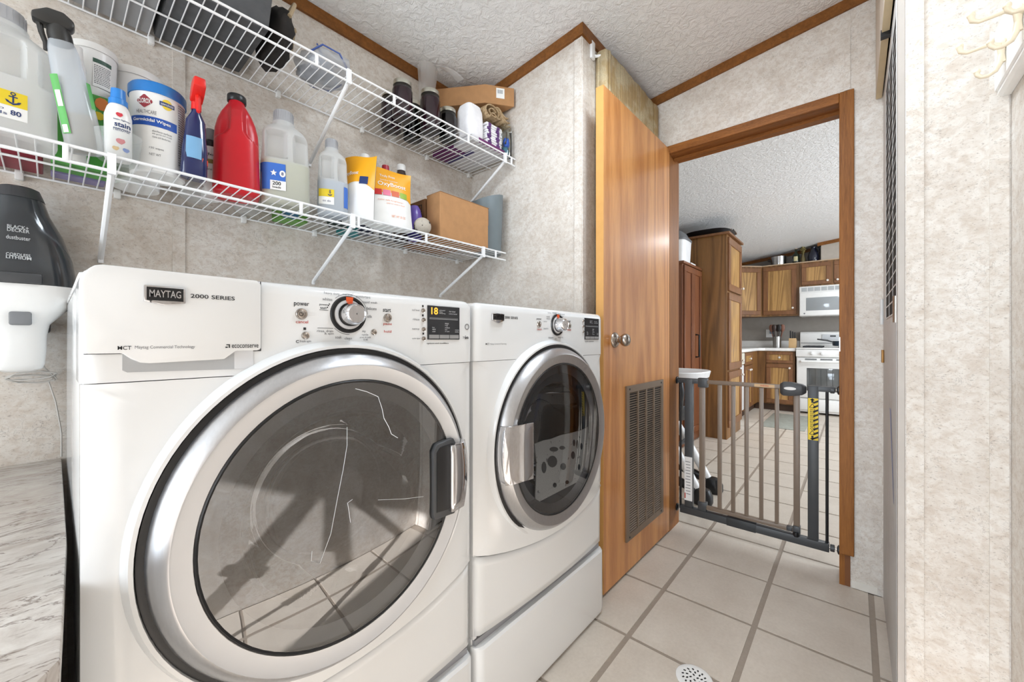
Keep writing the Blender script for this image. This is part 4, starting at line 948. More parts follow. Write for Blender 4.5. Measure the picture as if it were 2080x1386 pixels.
# bags and packets at the back
def lump(m, x, y, z, hx, hy, hz, seed, n=14):
    rnd = random.Random(seed); ph = [rnd.uniform(0, 6.28) for _ in range(6)]
    secs = []
    for k in range(9):
        tt = k / 8; zz = z + hz * tt; s = (math.sin(PI * (.12 + .80 * tt))) ** .55
        secs.append([(x + hx * s * math.cos(2 * PI * j / n) * (1 + .10 * math.sin(3 * j + ph[k % 6])), y + hy * s * math.sin(2 * PI * j / n) * (1 + .10 * math.sin(2 * j + ph[(k + 2) % 6])), zz + .004 * math.sin(j * 1.7 + ph[k % 6]) * (0 < k < 8)) for j in range(n)])
    return m.loft(secs)
FILM = milky('white_film', (228, 226, 222), .2, .3)
tag(build('plastic_bag', lump(M(), .285, 1.475, Z0, .045, .055, .05, 1), FILM), 'crumpled white plastic bag behind the wipes canister', 'bag')
tag(build('plastic_bag', lump(M(), .415, 1.497, Z0, .034, .045, .045, 2), FILM), 'crumpled white plastic bag behind the red spray bottle', 'bag')
carton('carton', 'small green carton lying behind the red jug', 'box', .50, .59, 1.455, 1.53, Z0, Z0 + .05, plain('leaf_green', (104, 160, 66), .5))
carton('carton', 'teal upright packet between red jug and yellow liquid jug', 'box', .505, .545, 1.415, 1.45, Z0, 1.60, plain('teal_carton', (52, 110, 140), .5))
carton('carton', 'dark green tin behind the yellow liquid jug', 'box', .655, .715, 1.40, 1.46, Z0, 1.60, plain('dark_green_tin', (30, 48, 44), .4), .008)
carton('carton', 'bright teal low carton behind the small jug', 'box', .725, .80, 1.44, 1.53, Z0, Z0 + .05, plain('bright_teal', (20, 128, 132), .5))
for (u_, Y_, hh, lb, bc) in ((741, 1.445, .322, 'dark bottle with white cap rising behind the left pouch', (44, 48, 70)), (815, 1.455, .345, 'dark bottle with white cap rising behind the right pouch', (62, 50, 46))):
    loc = base(u_, Y_, DL_); t = thing('bottle', lb, 'bottle', loc, local=True)
    build('bottle_body', M().lathe([(.028, 0), (.032, .004), (.032, hh * .68), (.024, hh * .80), (.016, hh * .88)], (0, 0, 0), 'z', 24), plain('bottle_%d' % u_, bc, .25), t)
    build('cap', M().lathe([(.018, 0), (.018, .022), (.016, .026), (.001, .027)], (0, 0, hh * .88), 'z', 20), WHITE2, t)
loc = base(783, 1.46, DL_); t = thing('bottle', 'bottle with red cap barely showing between two white caps', 'bottle', loc, local=True)
build('bottle_body', M().lathe([(.024, 0), (.026, .004), (.026, .23), (.012, .27)], (0, 0, 0), 'z', 20), MGREY, t); build('cap', M().lathe([(.017, 0), (.014, .034), (.001, .035)], (0, 0, .270), 'z', 20), plain('crimson_cap', (176, 40, 58), .4), t)
# pouches
def pouch(label, u, Y, wd, h, yaw, full, lean=.10):
    loc = base(u, Y, DL_) + Vector((0, 0, .004)); t = thing('powder_pouch', label, 'pouch', loc, (-lean, 0, yaw), 'yellow and white powder pouches', local=True)
    def side(sg):
        def f(s, q):
            x = (s - .5) * wd * (1 - .06 * math.sin(PI * q)); bulge = .030 * (1 - q) ** .7 * (1 - (2 * s - 1) ** 4) * (1 if q < .97 else 0) + .010 * math.sin(PI * min(1, q * 1.0)) * (1 - (2 * s - 1) ** 2)
            return Vector((x, sg * (bulge + .0012), h * q + .004 * math.sin(s * 6) * (q > .95)))
        return f
    front = side(-1)
    b = build('pouch', M().grid(front, 12, 14).grid(side(1), 12, 14).loft([[tuple(front(s / 12, 0)) for s in range(13)] + [tuple(side(1)(s / 12, 0)) for s in range(12, -1, -1)], [tuple(front(s / 12, .004)) for s in range(13)] + [tuple(side(1)(s / 12, .004)) for s in range(12, -1, -1)]]), PAPER, t)
    off = lambda f, d: (lambda s, q: f(s, q) + Vector((0, -d, 0)))
    sub = lambda f, a0, a1, b0, b1: (lambda s, q: f(a0 + (a1 - a0) * s, b0 + (b1 - b0) * q))
    m = M(); fo = off(front, .0008); nx = 16
    vs = []; 
    for j in range(9):
        for i in range(nx + 1):
            s = i / nx; zlo = .56 - .10 * abs(2 * s - 1) ** 2; q = zlo + (1.0 - zlo) * j / 8; vs.append(tuple(fo(s, q)))
    m.add(vs, [(j * (nx + 1) + i, j * (nx + 1) + i + 1, (j + 1) * (nx + 1) + i + 1, (j + 1) * (nx + 1) + i) for j in range(8) for i in range(nx)])
    build('yellow_print', m, plain('pouch_yellow', (240, 168, 20), .4), b)
    if full:
        fo = off(front, .0020)
        m = M(); text(m, 'Truly Free', sub(fo, .30, .62, .82, .88), .01); text(m, 'laundry booster', sub(fo, .30, .68, .76, .79)); text(m, 'OxyBoost', sub(fo, .24, .86, .65, .745), .012); build('lettering', m, PAPER, b, smooth=False)
        m = M(); text(m, 'color safe brightener', sub(fo, .22, .78, .40, .43)); text(m, 'add to every load', sub(fo, .40, .80, .35, .38)); text(m, 'NET WT 30 OZ', sub(fo, .50, .80, .14, .18)); build('lettering', m, plain('orange_ink', (226, 130, 60), .5), b, smooth=False)
        for i, c in enumerate(((200, 40, 40), (226, 120, 150), (206, 90, 40), (150, 180, 60))):
            m = M().grid(sub(off(front, .0016), .14 + .19 * i, .31 + .19 * i, .50, .60), 6, 4); build('picture_square', m, plain('picture_%d' % i, c, .5), b)
    else:
        m = M().grid(sub(off(front, .0022), .62, .86, .52, .64), 8, 6); build('picture_square', m, NAVY, b)
        m = M(); text(m, 'OxyBoost', sub(off(front, .0020), .05, .55, .66, .74), .012); build('lettering', m, PAPER, b, smooth=False)
pouch('yellow and white powder pouch facing front with printed name', 791, 1.312, .178, .226, -.28, True)
pouch('yellow powder pouch turned sideways left of the other pouch', 727, 1.318, .120, .238, -1.0, False)
loc = base(842, 1.375, DL_); t = thing('bottle', 'purple bottle beside the front facing pouch', 'bottle', loc, local=True)
build('bottle_body', M().lathe([(.026, 0), (.028, .004), (.030, .10), (.024, .125), (.016, .14), (.001, .141)], (0, 0, 0), 'z', 24), plain('purple_plastic', (104, 84, 168), .3), t)
build('base_band', M().lathe([(.0285, .002), (.0295, .04), (.0285, .041)], (0, 0, 0), 'z', 24, cap=False), plain('deep_indigo', (44, 36, 96), .3), t)
loc = base(858, 1.285, DL_); tag(build('wool_ball', M().lathe([(.0005, -.034)] + [(.034 * math.cos(a * PI / 24), .034 * math.sin(a * PI / 24)) for a in range(-11, 12)] + [(.0005, .034)], loc + Vector((0, 0, .0345)), 'z', 32), spotted('wool_spots', (196, 186, 172), (34, 30, 28), 32, .58, .62)), 'small beige ball with dark patches in front of the cardboard box', 'ball')
# cardboard boxes
t, b = carton('cardboard_box', 'plain brown cardboard box at the front of lower shelf', 'box', 1.022, 1.300, 1.262, 1.350, Z0, 1.637, CARD)
build('flap', M().box(1.30, 1.303, 1.264, 1.348, 1.56, 1.632), CARD2, t); build('top_flap', M().box(1.018, 1.303, 1.259, 1.262, 1.617, 1.638), CARD2, t) if False else None
build('top_flap', M().box(1.024, 1.306, 1.263, 1.352, 1.6372, 1.6395), CARD2, t)
t, b = carton('cardboard_box', 'cardboard box with black handling symbols behind the plain one', 'box', 1.024, 1.24, 1.362, 1.52, Z0, 1.632, CARD2)
m = M()
for k in range(3):
    z = 1.595 - k * .036; y = 1.40
    m.box(1.0230, 1.0237, y - .016, y + .016, z + .013, z + .016); m.box(1.0230, 1.0237, y - .016, y + .016, z - .016, z - .013); m.box(1.0230, 1.0237, y - .016, y - .013, z - .013, z + .013); m.box(1.0230, 1.0237, y + .013, y + .016, z - .013, z + .013)
    m.prism([(y - .008, z - .009), (y + .008, z - .009), (y, z + .009)], 1.0230, 1.0237, 'yz')
build('handling_symbols', m, INK, b, smooth=False)
gb = thing('waste_bin', 'grey plastic bin with slanted rim at the right shelf end', 'bin', (1.378, 1.345, DL_))
rr = M(); c_ = (1.378, 1.345)
sec2 = lambda r, z, k: [(c_[0] + r * math.cos(2 * PI * j / 40), c_[1] + r * math.sin(2 * PI * j / 40), z + k * (r * math.cos(2 * PI * j / 40) + .03 * abs(math.sin(2 * PI * j / 40)))) for j in range(40)]
rr.loft([sec2(.066, Z0, 0), sec2(.067, Z0 + .01, 0), sec2(.074, 1.64, 0), sec2(.077, 1.715, .28), sec2(.073, 1.715, .28), sec2(.064, Z0 + .02, 0), sec2(.01, Z0 + .02, 0)])
build('bin_wall', rr, plain('slate_plastic', (112, 122, 126), .4), gb)

# ------------------------------------------------------------------ upper shelf
ZT = DU_ + .0008
FELT = plain('charcoal_felt', (84, 85, 87), .9, 0, .12, 40)
bn = thing('fabric_bin', 'charcoal fabric storage bin on the upper shelf', 'bin', (.30, 1.40, ZT))
bm_ = M().loft([[(.195 - e, 1.262 - e, z), (.405 + e, 1.262 - e, z), (.405 + e, 1.535, z), (.195 - e, 1.535, z)] for z, e in ((ZT, 0), (ZT + .19, .016))])
build('bin_body', bm_, FELT, bn, bevel=.006)
build('bin_rim', M().box(.176, .424, 1.243, 1.537, ZT + .190, ZT + .205), plain('charcoal_rim', (70, 71, 73), .9), bn, bevel=.004)
t, b = carton('storage_box', 'light grey box beneath the wicker tray on upper shelf', 'box', .015, .185, 1.30, 1.535, ZT, ZT + .10, plain('pale_grey_box', (150, 151, 152), .7), .004)
wk = thing('wicker_tray', 'brown wicker tray resting on front of upper shelf', 'basket', (.12, 1.275, ZT))
WK = spotted('wicker', (142, 102, 66), (74, 48, 28), 60, .5, .6)
wm = M()
for k in range(5):
    for s in range(12): wm.tube([(.03 + .0125 * s, 1.256 + .001 * ((s + k) % 2), ZT + .006 + .011 * k), (.0425 + .0125 * s, 1.256 + .003 * ((s + k + 1) % 2), ZT + .006 + .011 * k)], .0055, 6)
build('weave', wm, WK, wk, kind='stuff'); build('tray_floor', M().box(.03, .18, 1.26, 1.294, ZT, ZT + .008), WK, wk); build('tray_rim', M().tube([(.028, 1.256, ZT + .064), (.182, 1.256, ZT + .064), (.182, 1.29, ZT + .064), (.028, 1.29, ZT + .064)], .007, 8, closed=True), WK, wk)
bg = thing('tote_bag', 'black tote bag with beige loop handles right of fabric bin', 'bag', (.47, 1.40, ZT))
lm = M(); lump(lm, .462, 1.39, ZT, .042, .11, .15, 7, 18); build('bag_body', lm, plain('black_cloth', (36, 32, 30), .85, 0, .3, 30), bg)
TAN = plain('beige_strap', (176, 156, 126), .8)
for yy in (1.35, 1.43):
    build('handle', M().tube([(.470 + .034 * math.sin(a * PI / 10), yy - .06 + .012 * a, ZT + .10 + .085 * math.sin(a * PI / 10)) for a in range(11)], .006, 8), TAN, bg)
build('cord', M().tube([(.49, 1.30, ZT + .07), (.500, 1.33, ZT + .10), (.505, 1.37, ZT + .05), (.495, 1.42, ZT + .09), (.500, 1.46, ZT + .04)], .004, 6), TAN, bg)
cbg = thing('clear_bag', 'clear plastic bag with blue edged packets on upper shelf', 'bag', (.61, 1.37, ZT))
lm = M(); lump(lm, .605, 1.36, ZT, .085, .10, .075, 11, 22); build('film', lm, milky('clear_film', (206, 210, 216), .55, .25, .12), cbg)
for k in range(4):
    lm = M(); lump(lm, .57 + .025 * (k % 3), 1.32 + .028 * k, ZT + .004, .035, .030, .045, 20 + k, 12); build('packet', lm, plain('packet_grey_%d' % (k % 2), ((188, 192, 198), (158, 162, 168))[k % 2], .35), cbg)
for pts in ([(.53, 1.30, .03), (.56, 1.27, .055), (.61, 1.262, .05), (.66, 1.29, .02)], [(.55, 1.40, .01), (.60, 1.44, .012), (.65, 1.42, .012), (.675, 1.38, .03)], [(.56, 1.31, .076), (.60, 1.36, .079), (.65, 1.36, .072)]):
    build('blue_edge', M().tube([(x, y, ZT + z) for x, y, z in pts], .0028, 6), plain('blue_edge', (60, 84, 150), .4), cbg)
# jars
JAM = [plain('jam_purple', (52, 18, 34), .2, 0, .2, 8), plain('jam_black', (26, 18, 24), .2, 0, .2, 8)]
JARG = pane('jar_glass', (0.92, 0.95, 0.93, 1), 1.5)
LID = brushed('jar_lid', (206, 204, 192), .3)
def jar(label, x, y, h, r, jam):
    t = thing('jam_jar', label, 'jar', (x, y, ZT), group='canning jars of dark jam on upper shelf', local=True)
    g = build('jar', M().lathe([(r * .85, 0), (r, .006), (r, h * .76), (r * .93, h * .83), (r * .84, h * .87), (r * .84, h * .95)], (0, 0, 0), 'z', 24), JARG, t)
    build('jam', M().lathe([(r * .80, .003), (r * .95, .008), (r * .95, h * .75), (r * .86, h * .82), (.001, h * .825)], (0, 0, 0), 'z', 24), jam, g)
    build('lid', M().lathe([(r * .90, 0), (r * .90, .015), (r * .86, .0175), (.001, .0175)], (0, 0, h * .90), 'z', 24), LID, t)
jar('jam jar at the left back of the jar cluster', .935, 1.478, .155, .040, JAM[0])
jar('tall jam jar at the left front of the jar cluster', .915, 1.365, .145, .040, JAM[0])
jar('jam jar at the back between the two front jars', 1.040, 1.474, .165, .040, JAM[1])
jar('tall purple jam jar standing in front of the clear sleeve', 1.050, 1.362, .172, .043, JAM[0])
jar('short black jam jar beside the white napkin pack', 1.147, 1.362, .136, .038, JAM[1])
# clear sleeve up to the ceiling
sl = thing('plastic_sleeve', 'tall clear plastic sleeve standing up to the ceiling', 'plastic sleeve', (1.13, 1.49, ZT))
SLV = milky('clear_sleeve', (226, 222, 218), .62, .3, .1)
secs = []
for k in range(10):
    z = ZT + .38 * k / 9; zz = min(z, ceil_z(1.49) - .056)
    s = .037 + .005 * math.sin(k * 2.1) + (.010 if k > 7 else 0)
    secs.append([(1.122 + .010 * k / 9 + s * math.cos(2 * PI * j / 20) * (1 + .12 * math.sin(j * 2.3 + k)), 1.487 + .8 * s * math.sin(2 * PI * j / 20), ZT + (ceil_z(1.51) - .01 - ZT) * k / 9) for j in range(20)])
build('sleeve', M().loft(secs, cap=False), SLV, sl)
build('sleeve_tail', M().loft([[(1.15 + .08 * q + .03 * (1 - q) * math.cos(a * PI / 4), 1.43 - .06 * q + .022 * math.sin(a * PI / 4), 2.285 - .055 * q * q + .020 * (1 - q) * math.sin(a * PI / 4 + 1)) for a in range(8)] for q in (0, .25, .5, .75, 1)]), SLV, sl)
# flat cardboard box, napkins, towel, packs
fbx = thing('flat_box', 'flat brown cardboard box with white sticker near ceiling', 'box', (1.32, 1.42, 2.16))
P0, P1, P2 = (1.338, 1.318), (1.452, 1.236), (1.208, 1.528)
zb, zt = 2.158, 2.246
fb = build('box', M().prism([P2, P0, P1, (1.458, 1.528)], zb, zt), CARD, fbx, bevel=.0015, segs=1)
dd = Vector((P1[0] - P0[0], P1[1] - P0[1], 0)).normalized(); nn_ = Vector((dd.y, -dd.x, 0))
o_ = Vector((P0[0], P0[1], zb)) + dd * .052 + nn_ * .0006
def stick(a, b, c, d, off): return [tuple(o_ + nn_ * off + dd * x + Vector((0, 0, z))) for x, z in ((a, b), (c, b), (c, d), (a, d))]
build('sticker', M().add(stick(0, .03, .040, .078, 0), [(0, 1, 2, 3)]), PAPER, fb, smooth=False)
m = M()
for k in range(7): m.add(stick(.006 + .004 * k, .052, .006 + .004 * k + (.0022 if k % 2 else .0012), .070, .0005), [(0, 1, 2, 3)])
build('barcode', m, plain('barcode_grey', (96, 110, 124), .6), fb, smooth=False)
t, b = carton('flat_carton', 'flat purple and white carton under the napkin packs', 'box', 1.196, 1.425, 1.262, 1.53, ZT, ZT + .022, plain('pale_carton', (214, 212, 214), .5), .001)
PUR = plain('purple_print', (104, 38, 96), .5)
build('purple_panel', M().box(1.24, 1.426, 1.261, 1.34, ZT + .0005, ZT + .0225), PUR, b); build('purple_panel', M().box(1.195, 1.27, 1.38, 1.5305, ZT - .0003, ZT + .0215), PUR, b)
build('indigo_stripe', M().box(1.27, 1.295, 1.345, 1.5305, ZT - .0003, ZT + .010), plain('indigo_print', (52, 44, 110), .5), b)
NAP = plain('napkin_white', (238, 236, 238), .8, 0, .04, 60)
ZC = ZT + .0235
nm = M(); nm.loft([sec(1.238, 1.318, ZC + z, .050 * s, .048 * s, 4, 28) for z, s in ((0, .88), (.01, 1), (.05, 1.02), (.09, 1.0), (.125, .95), (.148, .80), (.156, .55))])
nk = tag(build('napkin_pack', nm, NAP), 'white soft napkin pack beside the black jam jar', 'napkins')
ns = thing('napkin_stack', 'stack of white napkins with purple edge print', 'napkins', (1.335, 1.31, ZC))
for k in range(9):
    mx = Matrix.Translation((1.345, 1.325, ZC + .001 + .0105 * k)) @ Matrix.Rotation(.05 * math.sin(k * 2), 4, 'Z')
    build('napkin', M().box(-.052 + .002 * (k % 2), .050, -.06 - .001 * (k % 3), .06, 0, .0092, mx), NAP, ns, bevel=.003, segs=1)
    for xx in (-.044, .012): build('napkin_print', M().box(xx + .004 * math.sin(k * 1.7), xx + .018 + .004 * math.cos(k * 2.3), -.0622, -.055, .0002, .0090, mx), plain('purple_ink', (92, 52, 112), .6), ns, smooth=False) if k < 9 else None
tw = thing('rolled_mat', 'tan ribbed rubber mat folded on top of napkins', 'mat', (1.37, 1.34, ZC + .10))
TANM = spotted('tan_rubber', (206, 178, 140), (160, 130, 92), 120, .5, .62)
pts = []
for k in range(64):
    a = k * .32
    if k < 34: r = .010 + .0009 * k; pts.append((1.335 + r * 1.35 * math.cos(a), ZC + .165 - .012 + r * .85 * math.sin(a)))
    else: q = (k - 34) / 29; pts.append((1.345 + .055 * math.cos(10.56 + q * 2.2) * (1 - q) + .085 * q, ZC + .142 - .008 * q + .006 * math.sin(q * 20)))
tm_ = M()
for i in range(len(pts) - 1):
    (a0, b0), (a1, b1) = pts[i], pts[i + 1]; d = Vector((a1 - a0, 0, b1 - b0)); nrm = Vector((-d.z, 0, d.x)).normalized() * .0022
    tm_.add([(a0 + nrm.x * s, y, b0 + nrm.z * s) for y in (1.262, 1.40) for s in (-1, 1)] + [(a1 + nrm.x * s, y, b1 + nrm.z * s) for y in (1.262, 1.40) for s in (-1, 1)], [(0, 1, 3, 2), (4, 6, 7, 5), (0, 4, 5, 1), (2, 3, 7, 6), (0, 2, 6, 4), (1, 5, 7, 3)])
build('rubber_sheet', tm_, TANM, tw, smooth=False)
for k, (zz, x0, x1) in enumerate(((.186, 1.356, 1.440), (.168, 1.372, 1.450), (.152, 1.386, 1.456))):
    build('rubber_fold', M().grid(lambda s, q: Vector((x0 + (x1 - x0) * s, 1.262 + .138 * q, ZC + zz - .022 * s + .006 * math.sin(s * 7))), 12, 2), TANM, tw).modifiers.new('t', 'SOLIDIFY').thickness = .004
gj = thing('glass_jar', 'clear glass jar holding a bright blue item at shelf end', 'jar', (1.430, 1.272, ZT), local=True)
build('jar', M().lathe([(.026, 0), (.030, .004), (.030, .115), (.026, .128), (.025, .135), (.028, .137), (.028, .150)], (0, 0, 0), 'z', 24, cap=False), JARG, gj)
lm = M(); lump(lm, .004, .0, .05, .016, .016, .045, 5, 12); build('blue_item', lm, plain('bright_blue', (30, 90, 200), .4), gj)
lm = M(); lump(lm, -.004, .0, .003, .018, .018, .045, 6, 12); build('teal_item', lm, plain('dull_teal', (60, 110, 130), .5), gj)
build('metal_clip', M().tube([(-.012, -.01, .06), (0, -.006, .09), (.008, 0, .125)], .004, 6), NICK, gj)

# ------------------------------------------------------------------ right side: furnace closet, hook rail
fz = thing('furnace_door', 'light grey metal furnace door with black louvered grille', 'furnace door', (1.80, -.09, 0))
MET = plain('pale_grey_metal', (204, 204, 203), .4)
sheet = build('door_sheet', M().box(1.428, 2.165, -.099, -.088, .012, 2.008), MET, fz, bevel=.002)
gx0, gx1, gz0, gz1 = 1.47, 1.96, 1.115, 1.93
build('grille_void', M().box(gx0, gx1, -.0882, -.0872, gz0, gz1), GB, sheet, smooth=False)
GW = plain('white_grille_paint', (214, 214, 212), .4)
for k in range(0, 4):
    xx = gx0 + (gx1 - gx0) * k / 3; build('grille_bar', M().box(xx - .0035, xx + .0035, -.0872, -.0866, gz0, gz1), GW, fz, smooth=False)
lm = M()
for k in range(22):
    z = gz0 + (gz1 - gz0) * k / 21; lm.box(gx0, gx1, -.0871, -.0867, z - .0022, z + .0022)
build('grille_louver', lm, GW, fz, smooth=False, kind='stuff')
build('edge_strip', M().box(1.428, 1.446, -.088, -.083, .012, 2.008), GW, fz, bevel=.001)
build('latch', M().box(2.10, 2.12, -.088, -.080, .95, 1.00), plain('brass_latch', (150, 110, 60), .4, .6), fz, bevel=.002)
build('hinge', M().lathe([(.006, 0), (.006, .07)], (1.452, -.083, 1.085), 'z', 10), NICK, fz)
build('hinge', M().lathe([(.006, 0), (.006, .10)], (2.158, -.083, 1.10), 'z', 10), GW, fz)
build('sticker', M().add([(1.78, -.0874, .82), (1.62, -.0874, .56), (1.60, -.0874, .56), (1.72, -.0874, .82)], [(0, 1, 2, 3)]), plain('blue_sticker', (150, 164, 206), .5), sheet, smooth=False)
up = thing('access_panel', 'pale wooden access panel above the furnace grille', 'panel', (1.8, -.07, 2.02))
build('panel', M().box(1.43, 2.182, -.085, -.066, 2.016, 2.455), wood('whitewashed_wood', (196, 182, 164), (220, 210, 196), (20, 20, 2), 3, .5), up, bevel=.001, segs=1)
build('panel_edge', M().box(1.43, 2.182, -.0845, -.0665, 2.0135, 2.016), plain('cream_edge', (222, 204, 166), .6), up)
build('clip', M().box(1.72, 1.74, -.092, -.064, 2.000, 2.022), BLACK, up)
hk = thing('coat_hook_rail', 'white wooden hook rail with cream double hooks on right wall', 'hook rail', (1.1, -.25, 1.6))
hr = M()
prof = [(-.2595, 1.575), (-.246, 1.575), (-.240, 1.581), (-.240, 1.588), (-.236, 1.590), (-.236, 1.72), (-.240, 1.724), (-.2595, 1.73)]
hr.loft([[(x, y, z) for y, z in prof] for x in (.25, 1.366)])
build('rail_board', hr, plain('white_gloss_wood', (240, 239, 236), .3), hk, smooth=False)
IV = plain('ivory_paint', (236, 222, 196), .28, 0, .03)
def hook(x):
    h = M()
    h.lathe([(.009, 0), (.011, .003), (.007, .006)], (x, -.236, 1.65), 'y', 12)
    up_ = [(x, -.233, 1.612), (x, -.230, 1.630), (x, -.228, 1.648), (x, -.216, 1.657), (x, -.198, 1.655), (x, -.183, 1.654), (x, -.174, 1.660), (x, -.1725, 1.672)]
    lo_ = [(x, -.233, 1.648), (x, -.230, 1.628), (x, -.228, 1.612), (x, -.222, 1.598), (x, -.212, 1.592), (x, -.203, 1.593), (x, -.1975, 1.600), (x, -.197, 1.607)]
    h.tube(up_, [.004, .005, .0052, .0045, .0036, .0036, .0046, .0058], 10); h.tube(lo_, [.004, .005, .005, .0046, .0038, .0036, .0042, .0052], 10)
    for p_, r_ in ((up_[-1], .0062), (lo_[-1], .0056)): h.lathe([(.0003, -r_)] + [(r_ * math.cos(a * PI / 10), r_ * math.sin(a * PI / 10)) for a in range(-4, 5)] + [(.0003, r_)], p_, 'z', 12)
    return build('coat_hook', h, IV, hk)
h0 = hook(1.28)
for x in (1.17, 1.06, .95, .84, .73): put(h0, 'coat_hook', W[h0] + Vector((x - 1.28, 0, 0)), hk)
# floor drain
fd = thing('floor_drain', 'round white drain grate set in the floor tiles', 'drain', (1.288, .372, 0))
build('drain_flange', M().lathe([(.052, 0), (.052, .002), (.048, .0035), (.038, .003), (.001, .003)], (1.288, .372, 0), 'z', 36, cap=False), WHITE2, fd)
sl_ = M()
for ring_, cnt in ((.010, 4), (.021, 9), (.032, 14)):
    for k in range(cnt):
        a = 2 * PI * k / cnt + ring_ * 40; mx = Matrix.Translation((1.288 + ring_ * math.cos(a), .372 + ring_ * math.sin(a), 0)) @ Matrix.Rotation(a + .5, 4, 'Z'); sl_.box(-.0035, .0035, -.0022, .0022, .0030, .0034, mx)
build('drain_slot', sl_, GB, fd, smooth=False, kind='stuff')

# ------------------------------------------------------------------ safety gate in the doorway
gt = thing('safety_gate', 'grey and tan metal baby gate fixed in the doorway', 'gate', (2.30, .40, .07))
CH = plain('charcoal_gate_steel', (66, 68, 70), .4); TP = plain('taupe_gate_steel', (128, 112, 97), .38)
XG = 2.30
def gy(u): return onX(u, 690, XG).y
def gbar(name, u0, u1, z0, z1, mat, th=.02, x=XG, rnd=.003, **k): return build(name, M().box(x - th / 2, x + th / 2, gy(u1), gy(u0), z0, z1), mat, gt, bevel=rnd, **k)
ZB0, ZB1 = .080, .118
build('threshold_bar', M().box(XG - .017, XG + .017, .085, .735, ZB0, ZB1), CH, gt, bevel=.003)
build('threshold_step', M().box(XG - .019, XG + .019, gy(1537), gy(1477), ZB0 - .002, ZB1 + .004), plain('black_step', (52, 54, 56), .5), gt, bevel=.003)
gp1 = gbar('post', 1392, 1408, ZB1, .825, CH, .03)
gp2 = gbar('post', 1641, 1663, ZB1, .825, CH, .03)
for u_ in (1382.5, 1680): build('side_rod', M().tube([(XG, gy(u_), ZB1 - .02), (XG, gy(u_), .805)], .006, 10), BLACK, gt)
gbar('top_bracket', 1377, 1434, .800, .826, CH, .028); gbar('top_bracket', 1640, 1697, .802, .826, CH, .028)
gbar('hinge_block', 1419, 1438, .782, .832, CH, .034); gbar('hinge_block', 1419, 1436, .118, .165, CH, .034); gbar('hinge_block', 1611, 1626, .120, .162, CH, .034); gbar('hinge_block', 1598, 1610, .13, .15, CH, .03)
gbar('gate_stile', 1421, 1432, .150, .80, TP, .022); gbar('gate_stile', 1612, 1625, .150, .805, TP, .022)
gbar('gate_rail', 1432, 1612, .802, .822, TP, .022); gbar('gate_rail', 1432, 1612, .128, .148, TP, .022)
for u_ in (1462, 1489.5, 1516.5, 1546.5, 1578): gbar('gate_bar', u_ - 4.2, u_ + 4.2, .148, .802, TP, .016)
hd = M(); y0, y1 = gy(1638), gy(1585)
hd.loft([[(XG + a, y, z) for a, z in ((-.022 * s, .800 - h * .55), (-.026 * s, .812), (-.022 * s, .812 + h * .5), (.022 * s, .812 + h * .5), (.026 * s, .812), (.022 * s, .800 - h * .55))] for y, s, h in ((y0, .5, .018), (y0 + .015, .9, .036), (y0 + .06, 1, .050), (y1 - .012, 1, .050), (y1, .7, .032))])
hh = build('latch_handle', hd, DGREY, gt, bevel=.004, label='dark grey squeeze latch handle')
m = M().prism([(gy(1606) + .024 * math.cos(a * PI / 10) * (1 if abs(math.cos(a * PI / 10)) < .8 else 1), .809 + .0075 * math.sin(a * PI / 10)) for a in range(20)], XG - .0290, XG - .0280, 'yz'); build('maker_plate', m, PAPER, hh, smooth=False)
build('rubber_cap', M().lathe([(.010, 0), (.012, .01), (.010, .02)], (XG - .02, gy(1618), ZB1 - .002), 'z', 12), BLACK, gt)
for z_ in (.812, .099):
    for yA, yB in ((.048, gy(1684)), (gy(1378), .757)):
        build('spindle', M().tube([(XG, yA + .001, z_), (XG, yB, z_)], .0045, 8), NICK, gt)
        ye = yA if yA < .1 else yB; s_ = 1 if yA < .1 else -1
        build('mount_cup', M().lathe([(.020, 0), (.020, s_ * .006), (.012, s_ * .010)], (XG, ye, z_), 'y', 16), BLACK, gt)
        yk = (yB - .012) if yA < .1 else (yA + .012)
        build('adjust_wheel', M().lathe([(.014, -.008), (.016, -.006), (.016, .006), (.014, .008)], (XG, yk, z_), 'y', 10), CH, gt)
# gate print
YW = plain('warning_yellow', (240, 206, 20), .45)
ya, yb = gy(1662.5), gy(1642); xg = XG - .0155
lb = build('warning_label', M().box(xg - .0006, xg, ya, yb, .578, .770), YW, gp2, smooth=False, label='yellow warning label with black stripes')
m = M(); n_ = 9
for k in range(n_):
    z = .590 + .0205 * k; m.add([(xg - .0010, ya, z), (xg - .0010, ya + .018, z - .010), (xg - .0010, ya + .018, z - .001), (xg - .0010, ya, z + .009)], [(0, 1, 2, 3)])
yc = yb - .016
for zc_, s_ in ((.757, 1), (.590, -1)):
    m.add([(xg - .0010, yc - .004, zc_ - .008), (xg - .0010, yc + .004, zc_ - .008), (xg - .0010, yc + .004, zc_ + .008), (xg - .0010, yc - .004, zc_ + .008)], [(0, 1, 2, 3)])
    m.add([(xg - .0010, yc - .010, zc_ + s_ * .004), (xg - .0010, yc + .010, zc_ + s_ * .004), (xg - .0010, yc, zc_ + s_ * .013)], [(0, 1, 2)])
for zc_ in (.735, .612):
    for a_, b_ in (((-.011, -.008), (.011, -.008)), ((.011, -.008), (0, .010)), ((0, .010), (-.011, -.008))):
        d = Vector((0, b_[0] - a_[0], b_[1] - a_[1])); nr = Vector((0, -d.z, d.y)).normalized() * .0012; A_ = Vector((xg - .0010, yc + a_[0], zc_ + a_[1])); B_ = Vector((xg - .0010, yc + b_[0], zc_ + b_[1])); m.add([tuple(A_ - nr), tuple(B_ - nr), tuple(B_ + nr), tuple(A_ + nr)], [(0, 1, 2, 3)])
rl = random.Random(8)
